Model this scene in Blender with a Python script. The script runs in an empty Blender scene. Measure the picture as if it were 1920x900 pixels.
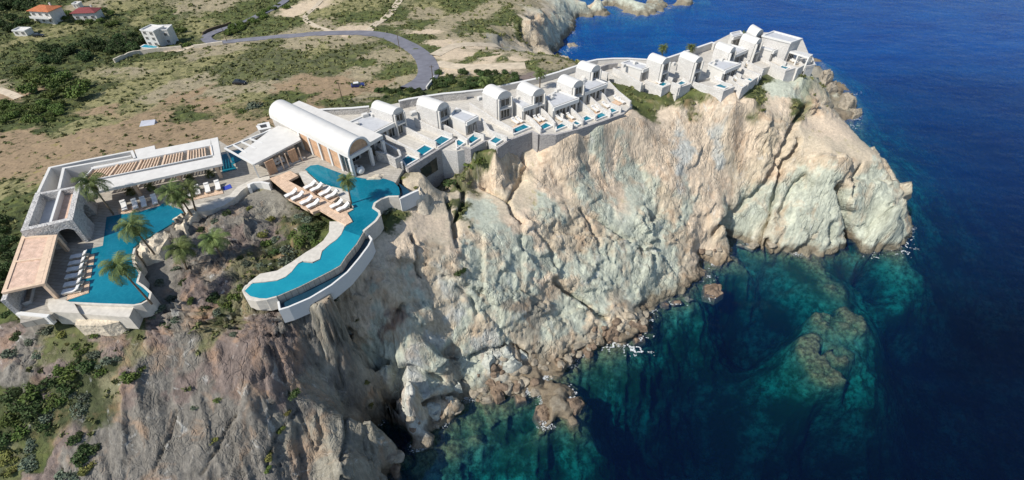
import bpy, bmesh, math, random
import numpy as np
from mathutils import Vector, Matrix
from mathutils.bvhtree import BVHTree
R = math.radians
sc = bpy.context.scene
col = sc.collection
# ------------------------------------------------------------------ camera, sky, sun, exposure
F_PX = 930.0; TH = R(43.5); CAM_Z = 100.0
cam = bpy.data.objects.new("camera", bpy.data.cameras.new("camera"))
col.objects.link(cam)
cam.location = (0, 0, CAM_Z); cam.rotation_euler = (R(90) - TH, 0, 0)
cam.data.sensor_fit = 'HORIZONTAL'; cam.data.sensor_width = 36.0
cam.data.lens = 36.0 * F_PX / 1920.0
cam.data.clip_start = 1.0; cam.data.clip_end = 9000
sc.camera = cam
SUN_EL = R(46); SX, SY = -0.86, -0.51
w = bpy.data.worlds.new("World"); sc.world = w; w.use_nodes = True
nt = w.node_tree
sky = nt.nodes.new('ShaderNodeTexSky'); sky.sky_type = 'NISHITA'; sky.sun_disc = False
sky.sun_elevation = SUN_EL; sky.sun_rotation = math.atan2(SX, SY)
sky.air_density = 1.0; sky.dust_density = 0.6; sky.ozone_density = 1.5
bg = nt.nodes['Background']; bg.inputs[1].default_value = 0.12
nt.links.new(sky.outputs[0], bg.inputs[0])
sl = bpy.data.lights.new("sun", 'SUN'); sl.energy = 4.5; sl.angle = R(0.5); sl.color = (1, .95, .87)
so = bpy.data.objects.new("sun", sl); col.objects.link(so)
n_ = math.hypot(SX, SY)
sdir = Vector((SX / n_ * math.cos(SUN_EL), SY / n_ * math.cos(SUN_EL), math.sin(SUN_EL)))
so.rotation_euler = sdir.to_track_quat('Z', 'Y').to_euler()
sc.view_settings.view_transform = 'Standard'; sc.view_settings.look = 'None'
sc.view_settings.exposure = 0.17; sc.view_settings.gamma = 1.0
sc.render.engine = 'CYCLES'
sc.cycles.max_bounces = 6; sc.cycles.transparent_max_bounces = 12; sc.cycles.volume_bounces = 0

# ------------------------------------------------------------------ survey helpers
ST, CT = math.sin(TH), math.cos(TH)
def P(px, py, z):
    """the point of height z seen at photograph position (px, py)"""
    v = (py - 450.0) / F_PX; u = (px - 960.0) / F_PX
    t = (CAM_Z - z) / (ST + v * CT)
    return Vector((u * t, t * (CT - v * ST), z))
def proj(x, y, z):
    dy, dz = y, z - CAM_Z
    dep = dy * CT - dz * ST
    return 960 + F_PX * x / dep, 450 - F_PX * (dy * ST + dz * CT) / dep
def hsh(i, j, k, s):
    h = (i * 374761393 + j * 668265263 + k * 2147483647 + s * 1274126177) & 0xFFFFFFFF
    h = ((h ^ (h >> 13)) * 1274126177) & 0xFFFFFFFF
    return ((h ^ (h >> 16)) & 0xFFFF) / 65535.0
def vnoise(x, y, z, s=0):
    """value noise, -1..1"""
    x = np.asarray(x, dtype=np.float64); y = np.asarray(y, dtype=np.float64); z = np.asarray(z, dtype=np.float64) + 0 * x
    xi, yi, zi = np.floor(x), np.floor(y), np.floor(z)
    fx, fy, fz = x - xi, y - yi, z - zi
    xi, yi, zi = xi.astype(np.int64), yi.astype(np.int64), zi.astype(np.int64)
    fx = fx * fx * fx * (fx * (fx * 6 - 15) + 10); fy = fy * fy * fy * (fy * (fy * 6 - 15) + 10); fz = fz * fz * (3 - 2 * fz)
    r = 0
    for a in (0, 1):
        wx = fx if a else 1 - fx
        for b in (0, 1):
            wy = fy if b else 1 - fy
            for c in (0, 1):
                wz = fz if c else 1 - fz
                r = r + wx * wy * wz * hsh(xi + a, yi + b, zi + c, s)
    return r * 2 - 1
def fbm(x, y, z, oct=4, s=0, gain=.5, ridge=False):
    a, f, r, tot = 1.0, 1.0, 0, 0
    for o in range(oct):
        n = vnoise(x * f + o * 17.3, y * f + o * 9.1, z * f + o * 5.7, s + o)
        if ridge: n = 1 - 2 * np.abs(n) ** .8
        r = r + a * n; tot += a; a *= gain; f *= 2.03
    return r / tot
def smooth(a, b, x):
    t = np.clip((x - a) / (b - a), 0, 1); return t * t * (3 - 2 * t)
def pldist(px, py, pts):
    """distance from arrays of positions to a polyline"""
    d = np.full(np.shape(px), 1e9)
    for (x0, y0), (x1, y1) in zip(pts[:-1], pts[1:]):
        dx, dy = x1 - x0, y1 - y0; L = dx * dx + dy * dy + 1e-9
        t = np.clip(((px - x0) * dx + (py - y0) * dy) / L, 0, 1)
        d = np.minimum(d, np.hypot(px - x0 - t * dx, py - y0 - t * dy))
    return d

# ------------------------------------------------------------------ materials
MATS = {}
def newmat(name):
    m = bpy.data.materials.new(name); m.use_nodes = True; MATS[name] = m
    return m, m.node_tree.nodes, m.node_tree.links, m.node_tree.nodes['Principled BSDF']
def simple(name, rgb, rough=.8, var=.12, scale=3.0, bump=.0, bscale=20.0, metal=0, spec=.3, detail=5.0, dist=.02):
    m, N, L, b = newmat(name)
    b.inputs['Roughness'].default_value = rough; b.inputs['Metallic'].default_value = metal
    b.inputs['Specular IOR Level'].default_value = spec
    tc = N.new('ShaderNodeTexCoord')
    no = N.new('ShaderNodeTexNoise'); no.inputs['Scale'].default_value = scale; no.inputs['Detail'].default_value = detail
    geo = N.new('ShaderNodeNewGeometry')
    L.new(geo.outputs['Position'], no.inputs['Vector'])
    mr = N.new('ShaderNodeMapRange'); mr.inputs[1].default_value = .3; mr.inputs[2].default_value = .7
    mr.inputs[3].default_value = 1 - var; mr.inputs[4].default_value = 1 + var
    L.new(no.outputs[0], mr.inputs[0])
    mx = N.new('ShaderNodeVectorMath'); mx.operation = 'SCALE'; mx.inputs[0].default_value = rgb
    L.new(mr.outputs[0], mx.inputs['Scale']); L.new(mx.outputs[0], b.inputs['Base Color'])
    if bump:
        n2 = N.new('ShaderNodeTexNoise'); n2.inputs['Scale'].default_value = bscale; n2.inputs['Detail'].default_value = 4
        L.new(geo.outputs['Position'], n2.inputs['Vector'])
        bp = N.new('ShaderNodeBump'); bp.inputs['Strength'].default_value = bump; bp.inputs['Distance'].default_value = dist
        L.new(n2.outputs[0], bp.inputs['Height']); L.new(bp.outputs[0], b.inputs['Normal'])
    return m
# ------------------------------------------------------------------ terrain: surveyed spot heights
SPOT = """
1530 590 -2,1585 640 -3,1530 655 -2.2,1590 690 -4,1550 730 -3.2,1600 590 -5,1620 500 -6.5,1580 505 -6,440 386 36.9,480 368 37.0,400 406 36.9,540 388 36.6,352 432 36.6,1130 3 2.5,1170 0 2.0,1220 -1 2.0,1270 -1 1.6,1130 24 -3.0,1200 18 -3.0,1260 14 -3.0,1120 -6 8.0,1170 -8 6.0
1230 -9 4.0,1290 -9 3.0,1150 30 -4.0,1250 26 -8.0,1300 18 -5.0,1325 4 -1.5,1340 12 -8.0,1562 545 -1.6,1572 585 -1.6,1548 620 -1.7,1545 660 -1.8,1562 690 -2.9,1576 720 -2.6,800 355 31.9
850 330 32.7,700 330 35.7,760 300 35.7,850 250 35.7,950 220 35.7,1050 180 35.7,1130 150 35.7,1200 140 35.7,1300 130 35.7,1400 100 35.7,1470 95 35.7,1520 150 28.9,1560 215 21.3,1500 200 29.6
1540 240 25.8,1575 285 24.3,1600 283 23.6,1650 302 21.3,1680 340 16.7,1690 400 8.7,1570 300 24.3,1590 215 1.5,1600 235 -1.0,1618 212 -2.0,1590 183 0.0,1560 150 1.5,1545 140 0.0,1530 125 6.1
1525 110 0.0,1570 270 0.0,1640 265 -4.0,1700 330 -5.0,1698 450 -1.0,1680 478 -1.0,1640 478 -1.0,1600 472 -1.0,1560 480 -1.0,1500 484 -1.0,1440 478 -1.0,1400 462 -1.0,1370 458 -1.0,1310 480 1.6
1330 520 -1.0,1680 420 5.8,1640 420 7.4,1600 400 10.5,1560 420 8.6,1500 420 8.4,1440 420 7.3,1400 400 8.3,1360 420 9.6,1640 350 16.4,1570 350 17.6,1500 350 16.7,1450 350 15.8,1400 330 17.4
1450 250 28.4,1400 220 31.6,1500 270 25.1,1350 300 22.8,1350 250 28.9,1300 400 13.6,1300 450 7.6,1300 230 31.2,1250 260 29.6,1250 330 22.8,1250 400 15.2,1250 450 10.6,1200 300 26.6,1150 300 28.1
1100 300 30.2,1200 400 18.2,1150 400 19.8,1290 500 3.8,1290 545 0.8,1240 562 -0.5,1290 565 -1.0,1200 560 2.3,1200 500 9.9,1150 470 14.4,1150 540 7.6,1100 350 25.8,1050 330 28.9,1000 320 31.2
950 320 31.9,900 330 31.9,1050 400 24.3,1000 400 26.6,950 400 28.1,900 400 29.6,850 400 31.2,800 400 32.7,1100 450 18.2,1050 500 16.0,1000 500 19.0,950 500 22.0,900 500 23.6,850 500 26.4
800 480 29.3,760 450 32.7,1100 540 10.6,1050 580 9.1,1000 600 10.6,950 600 13.5,900 600 14.9,850 600 16.4,800 570 21.8,800 620 17.8,760 560 25.4,760 620 20.3,740 500 30.8,740 550 27.7
740 600 22.2,740 650 16.3,700 460 34.2,700 520 30.8,700 590 23.4,660 560 27.8,660 600 24.1,1150 600 4.6,1100 630 3.0,1150 640 0.0,1200 590 1.5,1215 615 -1.0,1050 650 3.8,1000 660 4.6
950 670 4.8,900 670 6.4,850 660 9.3,800 670 12.7,760 680 13.9,1040 700 0.0,1000 720 0.8,950 720 1.5,900 720 2.3,870 740 0.8,880 770 -1.0,950 755 -1.0,1010 745 -0.5,1060 700 -1.0
1110 670 -1.0,1160 655 -1.5,1030 760 1.2,1060 780 0.8,1020 800 0.0,1090 750 -0.5,1000 830 -3.0,1080 830 -3.0,960 790 -4.0,800 700 9.8,780 730 9.2,850 700 7.0,760 780 5.8,800 770 4.8
840 760 3.3,860 790 -0.5,820 820 -0.5,780 835 0.0,740 720 7.7,745 770 0.5,748 800 -1.0,752 840 1.1,758 880 -1.2,765 900 -1.6,740 760 5.0,700 870 7.2,720 850 6.2,690 900 7.6
730 890 0.8,720 685 12.3,724 730 7.1,722 760 6.1,705 800 10.9,690 850 9.2,665 880 12.6,650 900 13.5,700 700 12.1,680 670 16.4,640 620 23.8,600 650 26.3,500 700 27.4,400 800 23.6
300 850 22.0,200 700 30.4,100 850 24.3,0 700 30.4,0 900 22.8,200 900 22.0,600 850 15.2,600 900 12.9,500 860 17.5,650 780 15.5,640 700 18.9,500 620 33.1,300 700 29.6,650 640 21.4
380 410 36.9,350 480 35.3,450 420 36.1,420 520 34.6,500 480 35.0,560 460 35.7,450 590 33.8,330 560 34.6,250 630 33.4,150 640 33.4,50 640 33.1,0 600 32.7,0 450 34.2,600 480 35.7
520 400 36.5,560 540 33.3,100 500 35.7,200 450 35.7,150 380 35.7,300 350 35.7,450 300 35.7,550 280 35.7,600 330 35.7,650 400 35.7,560 580 30.6,20 380 34.2,0 350 30.4,50 310 28.9
200 240 26.6,400 240 28.1,450 215 28.1,250 200 23.6,100 150 16.0,0 100 11.4,300 100 14.4,200 30 9.9,85 40 11.4,0 10 11.4,400 150 21.3,550 175 26.6,620 195 31.2,680 160 25.8
700 190 31.9,600 100 22.8,100 250 25.8,0 200 19.0,200 150 19.8,300 150 20.5,150 100 13.7,500 220 30.4,560 200 31.2,780 165 31.2,800 110 25.8,750 70 21.3,600 60 19.8,450 75 14.4
400 60 12.9,540 5 11.4,650 20 16.7,800 30 17.5,900 20 17.5,900 60 22.0,950 92 18.2,900 130 30.4,1000 132 31.9,1050 122 30.4,1080 118 27.4,860 150 32.7,950 140 32.7,700 110 24.3
800 150 29.6,930 65 22.0,1000 42 18.8,1025 33 15.0,960 30 20.5,1000 75 12.4,1030 100 0.8,1000 98 9.1,1060 108 10.6,1035 60 7.6,1050 40 8.1,1046 100 -0.5,1060 75 -0.5,1078 55 -0.5
1085 35 -0.5,1105 21 1.0,1200 13 3.0,1300 6 0.8,1080 15 4.6,1100 5 6.1,1000 5 15.2,1200 4 3.8,1280 0 2.3,1050 0 10.6,750 5 16.7,300 5 9.1,900 850 -4.0,850 860 -3.0
800 870 -2.7,1000 800 -5.0,1100 750 -5.0,1150 700 -3.0,1050 870 -9.0,1200 650 -4.0,1250 620 -5.0,1300 650 -10.0,1200 740 -10.0,1400 520 -3.3,1350 500 -1.0,1500 510 -3.0,1600 500 -4.7,1700 500 -8.0
1140 800 -12.0,900 890 -8.0,1400 700 -25.0,1200 850 -24.0,1300 800 -28.0,1500 870 -28.2,1700 850 -32.0,1900 850 -32.0,1800 600 -24.0,1900 400 -26.0,1350 600 -15.0,1800 700 -30.0,1530 545 -3.8,1550 600 -6.0
1540 680 -5.4,1580 725 -8.6,1480 550 -7.0,1465 650 -20.0,1500 745 -7.5,1520 800 -18.8,1630 740 -9,1640 620 -8.5,1610 550 -8,1665 650 -20.4,1440 560 -12.7,1660 520 -7.0,1730 525 -7.0,1690 590 -10.0
1640 540 -11.3,1790 560 -20.0,1750 640 -24.0,1750 300 -13.0,1650 240 -7.0,1700 220 -14.0,1800 200 -24.0,1750 420 -11.0,1850 300 -28.0,1600 140 -14.0,1650 100 -28.0,1560 100 -16.0,1720 460 -10.0,1100 60 -6.0
1130 80 -10.0,1090 95 -6.0,1200 50 -20.0,1400 60 -30.0,1110 30 -6.0,1250 20 -16.0,1300 80 -19.6,1500 20 -34.0,1800 20 -40.0,1400 10 -32.0,1140 165 37.0,1200 190 36.0,1220 175 36.5,540 592 33.9
600 577 30.0,650 537 30.4,692 482 33.6,475 575 35.5,440 560 36.0
"""
ctrl = []; D0 = 38.0
for ln in SPOT.replace('\n', ',').split(','):
    if ln.strip():
        a, b, c = map(float, ln.split()); p = P(a, b, c); ctrl.append((p.x, p.y, p.z))
ctrl += [(38, 158, 24), (45, 168, 0), (70, 164, 2), (60, 152, 28), (92, 176, -2), (80, 160, 25), (100, 160, 22), (115, 176, 0), (100, 188, -6), (60, 188, -8),
         (20, 190, 15), (31, 205, -2), (33, 222, -1), (18, 172, 26), (0, 165, 30),
         (-150, 30, 26), (-150, 80, 30), (-200, 140, 17), (-300, 200, 11), (-100, 10, 18), (0, 0, -15), (-40, 0, 4), (-18, 15, -4), (-22, 30, -3), (-32, 22, 6), (10, 25, -14),
         (-400, 380, 16), (-200, 420, 18), (0, 430, 20), (60, 400, 8), (110, 390, 3), (200, 450, -30), (450, 450, -40), (450, 100, -35), (200, 20, -32), (120, 0, -30), (350, 260, -38), (-450, 40, 24),
         (-60, -10, 8), (-300, 0, 26)]
for a_, b_, z_ in ((795, 305, 29.5), (822, 283, 29.5), (853, 265, 30), (870, 276, 33), (884, 279, 36), (911, 264, 36.3), (931, 279, 36.4), (947, 268, 34.5), (963, 260, 33.6), (980, 253, 33.6), (998, 247, 33.8), (1011, 253, 33.5), (1042, 253, 35.2), (1082, 243, 36.7), (1119, 231, 36.8), (1150, 220, 36.8), (1170, 213, 36.9), (1186, 197, 36.8),
                   (1160, 176, 36.7), (1190, 172, 36.7), (1215, 168, 36.6), (1241, 168, 36.2), (1259, 161, 36.6), (1272, 168, 36.2), (1297, 159, 37), (1325, 166, 36.9), (1356, 174, 36), (1378, 166, 36.6), (1391, 169, 35.7), (1408, 156, 36), (1427, 143, 36.2), (1450, 139, 36.4), (1474, 136, 35.6), (1492, 131, 36.0), (1497, 132, 35.4), (1510, 125, 35.8), (1528, 124, 35.0)):
    p_ = P(a_, b_, D0); ctrl.append((p_.x + .45, p_.y - .7, z_))
    if 1180 < a_ < 1480: ctrl.append((p_.x + 2.2, p_.y - 3.4, z_ - 1.6))
C = np.array(ctrl)
def rk(d2): return -np.sqrt(d2 + 1.5)
d2 = (C[:, None, 0] - C[None, :, 0]) ** 2 + (C[:, None, 1] - C[None, :, 1]) ** 2
nC = len(C)
A = np.zeros((nC + 3, nC + 3)); A[:nC, :nC] = rk(d2) - np.eye(nC) * .15
A[:nC, nC] = 1; A[:nC, nC + 1:] = C[:, :2]; A[nC, :nC] = 1; A[nC + 1:, :nC] = C[:, :2].T
rhs = np.zeros(nC + 3); rhs[:nC] = C[:, 2]
WR = np.linalg.solve(A, rhs)
def rbf(x, y):
    out = np.empty(len(x))
    for s in range(0, len(x), 20000):
        xs, ys = x[s:s + 20000], y[s:s + 20000]
        k = rk((xs[:, None] - C[None, :, 0]) ** 2 + (ys[:, None] - C[None, :, 1]) ** 2)
        out[s:s + 20000] = k @ WR[:nC] + WR[nC] + xs * WR[nC + 1] + ys * WR[nC + 2]
    return out
NXg, NYg = 1060, 900
ys = np.empty(NYg); yy = 8.0
r_ = np.linspace(0, 1, NYg)
ys = 8 + 480 * (0.42 * r_ + 0.58 * r_ ** 2.6)
us = np.linspace(-1, 1, NXg)
wid = 118 + .95 * ys
GX = (us[None, :] * wid[:, None]); GY = np.repeat(ys[:, None], NXg, 1)
# coarse evaluation then bilinear refinement
cx = us[::4]; cyi = np.arange(0, NYg, 3)
cX = cx[None, :] * wid[cyi][:, None]; cY = np.repeat(ys[cyi][:, None], len(cx), 1)
cZ = rbf(cX.ravel(), cY.ravel()).reshape(cX.shape)
tmp = np.empty((len(cyi), NXg))
for i in range(len(cyi)): tmp[i] = np.interp(us, cx, cZ[i])
GZ = np.empty((NYg, NXg)); ii = np.arange(NYg)
for j in range(NXg): GZ[:, j] = np.interp(ii, cyi, tmp[:, j])
GZ = np.minimum(GZ, 37.4)
px_, py_ = proj(GX, GY, GZ); GZ = np.where((px_ > 1400) & (py_ > 505), np.minimum(GZ, -1.3), GZ)
PX, PY = proj(GX, GY, GZ)
gm = smooth(590, 640, PX) * smooth(790, 750, PX) * smooth(545, 575, PY) * smooth(760, 700, PY)
Zs = GZ.copy()
for _ in range(60):
    Zs[1:-1, 1:-1] = (Zs[:-2, 1:-1] + Zs[2:, 1:-1] + Zs[1:-1, :-2] + Zs[1:-1, 2:]) / 4
GZ = GZ * (1 - gm) + Zs * gm; PX, PY = proj(GX, GY, GZ)
# normals of the smooth ground
def normals(X, Y, Z):
    dxu, dyu, dzu = np.gradient(X, axis=1), np.gradient(Y, axis=1), np.gradient(Z, axis=1)
    dxv, dyv, dzv = np.gradient(X, axis=0), np.gradient(Y, axis=0), np.gradient(Z, axis=0)
    nx = dyu * dzv - dzu * dyv; ny = dzu * dxv - dxu * dzv; nz = dxu * dyv - dyu * dxv
    l = np.sqrt(nx * nx + ny * ny + nz * nz) + 1e-9
    return nx / l, ny / l, nz / l
nx, ny, nz = normals(GX, GY, GZ)
steep = smooth(.93, .70, nz)

# ---- ground cover survey: kind of ground at sample positions
KIND = {'R': (.29, .21, .13), 'S': (.30, .255, .165), 'Y': (.25, .23, .11), 'G': (.12, .135, .055), 'D': (.065, .075, .035), 'C': (.60, .49, .365), 'K': (.52, .44, .325),
        'Q': (.46, .48, .39), 'B': (.195, .18, .155), 'T': (.28, .26, .21), 'M': (.195, .155, .135), 'P': (.52, .42, .30), 'W': (.50, .50, .45), 'U': (.18, .17, .10)}
COVER = """
R 50 290,R 150 260,R 250 240,R 350 240,R 430 240,R 100 320,R 480 200,Y 40 350,G 60 375,R 350 262,R 20 260,D 10 420,D 30 500,D 10 560
G 60 225,G 120 230,D 60 215,Y 150 235,G 10 220,R 200 210,Y 260 195,R 300 215,R 400 190,G 350 210,Y 460 180,G 480 200,G 520 190,G 560 180,R 620 175,R 560 205
D 100 170,D 140 170,D 70 130,G 30 150,G 20 110,D 60 110,D 120 110,D 180 100,D 230 85,D 270 90,G 100 80,Y 60 70,G 150 70,Y 120 60,S 0 165,R 20 180,G 60 190
D 20 15,D 60 10,D 100 30,G 30 60,D 10 60,G 150 20,Y 200 15,D 190 50,G 230 30,D 230 60,S 180 12,Y 270 30,G 330 20,G 300 50,Y 380 40,S 350 15,S 400 5,G 430 30,G 480 10,G 500 40
Y 200 140,S 240 130,Y 280 120,Y 330 115,G 280 105,S 350 150,Y 300 150,S 300 180,R 350 180,Y 250 170,Y 210 180,Y 400 110,U 420 130,U 480 100,U 550 100,U 600 120,U 450 140,U 530 130,S 400 95,S 420 170
S 500 160,R 550 160,R 620 155,R 660 170,S 680 130,R 700 160,S 700 100,U 660 95,G 690 120,G 730 130,S 740 110,S 760 150,G 740 165,S 640 75,S 560 80,Y 600 90,G 640 180,S 700 175
G 560 35,Y 600 20,S 590 40,P 570 20,G 650 25,Y 660 10,S 620 50,G 700 30,P 660 50,S 720 40,G 750 20,G 780 45,S 800 20,G 850 10,G 720 55,Y 820 15,S 870 30,U 900 40,S 920 15,G 900 55,G 960 15,U 870 55,S 830 45
G 780 68,P 800 55,S 830 60,G 800 90,P 830 85,S 830 110,P 860 100,G 890 42,S 900 70,P 900 85,G 960 45,P 920 105,G 910 103,S 930 90,P 870 125,P 930 125,S 960 120,G 1000 115,G 960 108,S 1040 115,G 1080 115,P 980 108
D 830 150,D 870 165,D 930 150,D 960 155,D 850 180,M 1000 150,D 780 175,D 720 180,D 1020 150,G 800 185
S 960 65,K 980 75,K 1000 90,T 940 75,K 1010 60,Q 1030 50,Q 1050 30,K 1030 20,S 980 20,S 1000 5,Q 1080 20,K 1070 8,Q 1150 10,K 1100 5,Q 1035 80,K 1020 35
G 1150 155,G 1180 170,G 1210 190,G 1240 180,G 1200 200,G 1270 175,G 1360 190,G 1400 165,G 1430 150,G 1160 190
C 1190 215,C 1240 215,C 1300 190,C 1330 200,C 1380 185,Q 1450 160,Q 1500 150,Q 1480 180,Q 1530 190,C 1440 180,C 1470 200,G 1500 205,G 1530 235,C 1550 250,K 1520 250,K 1480 240
C 1100 270,Q 1120 290,C 1150 250,Q 1170 300,C 1200 260,C 1250 250,Q 1210 320,C 1240 300,C 1290 270,C 1300 320,W 1280 270,K 1250 360,Q 1290 380,C 1330 300,W 1340 310,C 1350 350,K 1380 300,C 1400 250,K 1420 300,C 1440 300,Q 1210 370,C 1300 420,Q 1260 430
Q 1120 370,C 1160 350,C 1060 300,C 1000 300,C 1030 350,K 960 300,C 930 330,K 990 360,K 940 370,Q 920 390,Q 910 420,C 1050 380,C 1000 420,K 1080 410,Q 1030 390,C 1120 330
Q 1380 430,Q 1420 400,Q 1440 430,Q 1500 400,Q 1530 360,Q 1480 350,Q 1560 420,K 1480 300,K 1540 300,K 1560 270,Q 1500 450,K 1450 450,K 1580 300,K 1620 295,Q 1650 330,Q 1620 360,Q 1660 400,Q 1640 440,Q 1580 440,K 1650 300
Q 1590 200,T 1600 225,Q 1570 190,T 1550 150,K 1560 240
Q 1160 480,Q 1200 480,Q 1190 530,Q 1240 500,K 1280 480,K 1290 520,Q 1250 540,K 1260 460,Q 1230 440,C 1300 470,C 1340 450,K 1370 445
Q 1100 500,K 1050 450,Q 1040 480,Q 1000 480,Q 960 460,K 900 470,Q 980 520,K 1060 530,Q 1100 560,Q 1080 600,Q 1040 610,Q 1120 590,K 1010 560,K 1030 540,T 1000 580,T 960 560,C 1010 530,Q 940 500,Q 900 500,Q 900 560,Q 950 620,K 900 620,Q 860 610,K 820 590,K 780 560,Q 780 545
C 800 420,K 850 440,C 780 440,K 830 390,C 740 430,C 740 480,K 720 520,C 780 500,K 830 500,C 700 570,K 660 600,C 700 500,K 800 530,C 640 590,K 700 620,M 730 600,Q 700 610,Q 760 610,K 650 620,C 850 470,G 720 400,U 850 345,G 900 300,U 880 410,K 850 360
K 900 650,Q 850 640,W 800 640,W 850 620,Q 760 650,Q 740 640,W 800 720,W 770 740,Q 820 700,T 870 690,K 830 760,Q 910 690,W 930 670,K 980 680,K 1050 640,K 1100 620,K 1150 600,T 1180 590,T 1000 700
T 700 720,T 680 800,T 660 870,T 640 760,T 600 830,B 560 750,T 600 700,B 560 680,M 500 700,M 450 720,B 480 780,B 400 760,B 350 760,B 300 780,B 350 850,B 420 850,B 480 860,T 530 820,B 560 870,M 480 660,M 420 640,B 350 640,M 500 620,B 560 620,T 600 640,B 640 650,T 680 660,M 430 680
T 600 890,B 250 850,B 200 870,M 250 720,B 300 680,M 330 700,B 280 740,D 100 760,D 50 780,D 20 820,D 150 710,D 200 690,G 80 800,D 20 750,U 20 860,D 130 740,B 50 700,M 30 660,B 80 650,M 120 690,U 150 670,D 60 850,M 100 850,B 150 850,D 160 830,U 230 640,M 200 650,U 120 640,M 60 890,U 200 720,G 40 790
B 330 480,B 380 450,M 380 530,B 420 480,B 430 410,M 450 440,B 460 390,B 500 430,G 560 440,D 590 430,D 570 450,M 400 560,D 420 560,U 450 560,U 480 500,D 520 480,B 350 580,M 300 600,U 250 600,B 300 540,T 490 400,M 520 440,U 540 490,U 400 600,B 440 500
"""
smp = []
for ln in COVER.replace('\n', ',').split(','):
    if ln.strip():
        k_, a, b = ln.split(); smp.append((k_, float(a), float(b)))
# the samples are moved onto the ground plan, so that cover is laid out in metres
from collections import defaultdict
flatXY = None
coarse = (slice(None, None, 6), slice(None, None, 6))
cPX, cPY, cGX, cGY, cNY = PX[coarse].ravel(), PY[coarse].ravel(), GX[coarse].ravel(), GY[coarse].ravel(), GY[coarse].ravel()
SM = []
for k_, a, b in smp:
    d = (cPX - a) ** 2 + (cPY - b) ** 2
    near = np.where(d < d.min() + 30)[0]
    i = near[np.argmin(cGY[near])]
    SM.append((cGX[i], cGY[i]))
SM = np.array(SM); kinds = sorted(KIND)
SK = np.array([KIND[s[0]] for s in smp]); SV = np.array([1.0 if s[0] in 'GDU' else {'Y': .5, 'R': .28, 'S': .32, 'P': .05, 'M': .15}.get(s[0], 0) for s in smp])
def cover(x, y, zz):
    wx = x + 4.5 * fbm(x / 9, y / 9, zz / 9, 6, 11, .68) * (1 + y / 150) ; wy = y + 4.5 * fbm(x / 9, y / 9, zz / 9, 6, 31, .68) * (1 + y / 150)
    colr = np.empty((len(x), 3)); vg = np.empty(len(x))
    for s in range(0, len(x), 20000):
        dd = (wx[s:s + 20000, None] - SM[None, :, 0]) ** 2 + (wy[s:s + 20000, None] - SM[None, :, 1]) ** 2
        sc_ = .02 + dd.min(1)[:, None]
        wgt = np.exp(-3.2 * (dd / sc_ - 1).clip(0, 30)) + 1e-12
        wgt /= wgt.sum(1)[:, None]
        colr[s:s + 20000] = wgt @ SK; vg[s:s + 20000] = wgt @ SV
    return colr, vg
xf, yf, zf = GX.ravel(), GY.ravel(), GZ.ravel()
land = zf > -3
CL = np.tile(np.array([.30, .27, .19]), (xf.size, 1)); VG = np.zeros(xf.size)
CL[land], VG[land] = cover(xf[land], yf[land], zf[land])
CL = CL.reshape(NYg, NXg, 3); VG = VG.reshape(NYg, NXg)

# ---- relief: rock benches, ribs, fissures, displaced along the normal
zz_ = GZ
rocky = np.clip(steep + .55 * smooth(60, 50, GY) * (PX < 760) * (1 - VG) + 1.0 * smooth(300, 340, PX) * smooth(600, 560, PX) * smooth(365, 395, PY) * smooth(640, 600, PY), 0, 1)
rocky = np.where(GZ < 0, .35, rocky)
rocky = np.clip(rocky, 0, 1)
# strata dip across the cliff
sx = GX * .82 + GY * .25 + GZ * .45; sy = -GX * .4 + GY * .75 + GZ * .3; sz = GZ * .85 - GX * .35
fore = smooth(760, 700, PX) * smooth(570, 640, PY)
sx = sx * (1 - fore) + (GX * .93 + GY * .36) * .8 * fore; sy = sy * (1 - fore) + (GY * .93 - GX * .36) * .22 * fore; sz = sz * (1 - fore) + GZ * .35 * fore
def facets(x, y, z, scale, amp, seed, mask):
    """planar slabs: every jittered cell is one tilted plane"""
    X, Y, Z = x[mask] / scale, y[mask] / scale, z[mask] / scale; xi, yi, zi = [np.floor(q).astype(np.int64) for q in (X, Y, Z)]
    best = np.full(X.shape, 1e9); out = np.zeros(X.shape)
    for a in (-1, 0, 1):
        for b in (-1, 0, 1):
            for c in (-1, 0, 1):
                i, j, k = xi + a, yi + b, zi + c; h1 = hsh(i, j, k, seed); h2 = (h1 * 977.13) % 1; h3 = (h1 * 3571.7) % 1
                dx, dy, dz = X - i - h1, Y - j - h2, Z - k - h3; d = dx * dx + dy * dy + dz * dz; m = d < best
                v = dx * ((h2 * 31.7) % 1 - .5) + dy * ((h3 * 47.3) % 1 - .5) + dz * ((h1 * 91.9) % 1 - .5) + ((h1 * 13.7) % 1 - .5) * .5
                out = np.where(m, v, out); best = np.where(m, d, best)
    r = np.zeros(x.shape); r[mask] = out * amp; return r
fmask = (GZ > -3) & ((rocky > .05))
w1 = .55 * fbm(sx / 5, sy / 5, sz / 5, 3, 301)
fac = facets(sx + w1 * .4, sy + w1 * .3, sz * .5, 9.5, 3.0, 7, fmask) + facets(sx + w1 * .2, sy, sz * .6, 3.6, 1.15, 17, fmask) + facets(sx, sy, sz * .7, 1.3, .38, 27, fmask & (GY < 150))
big = fbm(sx / 13, sy / 13, sz / 26, 3, 3, ridge=True)
ribs = fbm(sx / 4.2, sy / 4.2, sz / 15, 4, 5, ridge=True)
fine = fbm(sx / 1.3, sy / 1.3, sz / 3.2, 4, 8, .55, ridge=True)
chunk = fbm(GX / 3.0, GY / 3.0, GZ / 3.0, 4, 21)
terr = vnoise(sx / 7, sy / 7, sz / 7, 77)
j1 = np.abs(fbm(sx / 5.5, sy / 5.5, sz / 16, 4, 131)); j2 = np.abs(fbm(sx / 2.2, sy / 3.0, sz / 5, 3, 151)); j3 = np.abs(fbm(GX / 3.5 + 9, GY / 3.5, GZ / 5, 3, 171))
bench = (lambda q: (q - np.floor(q)) )(sx / 2.6 + 1.4 * chunk + terr)
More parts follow.
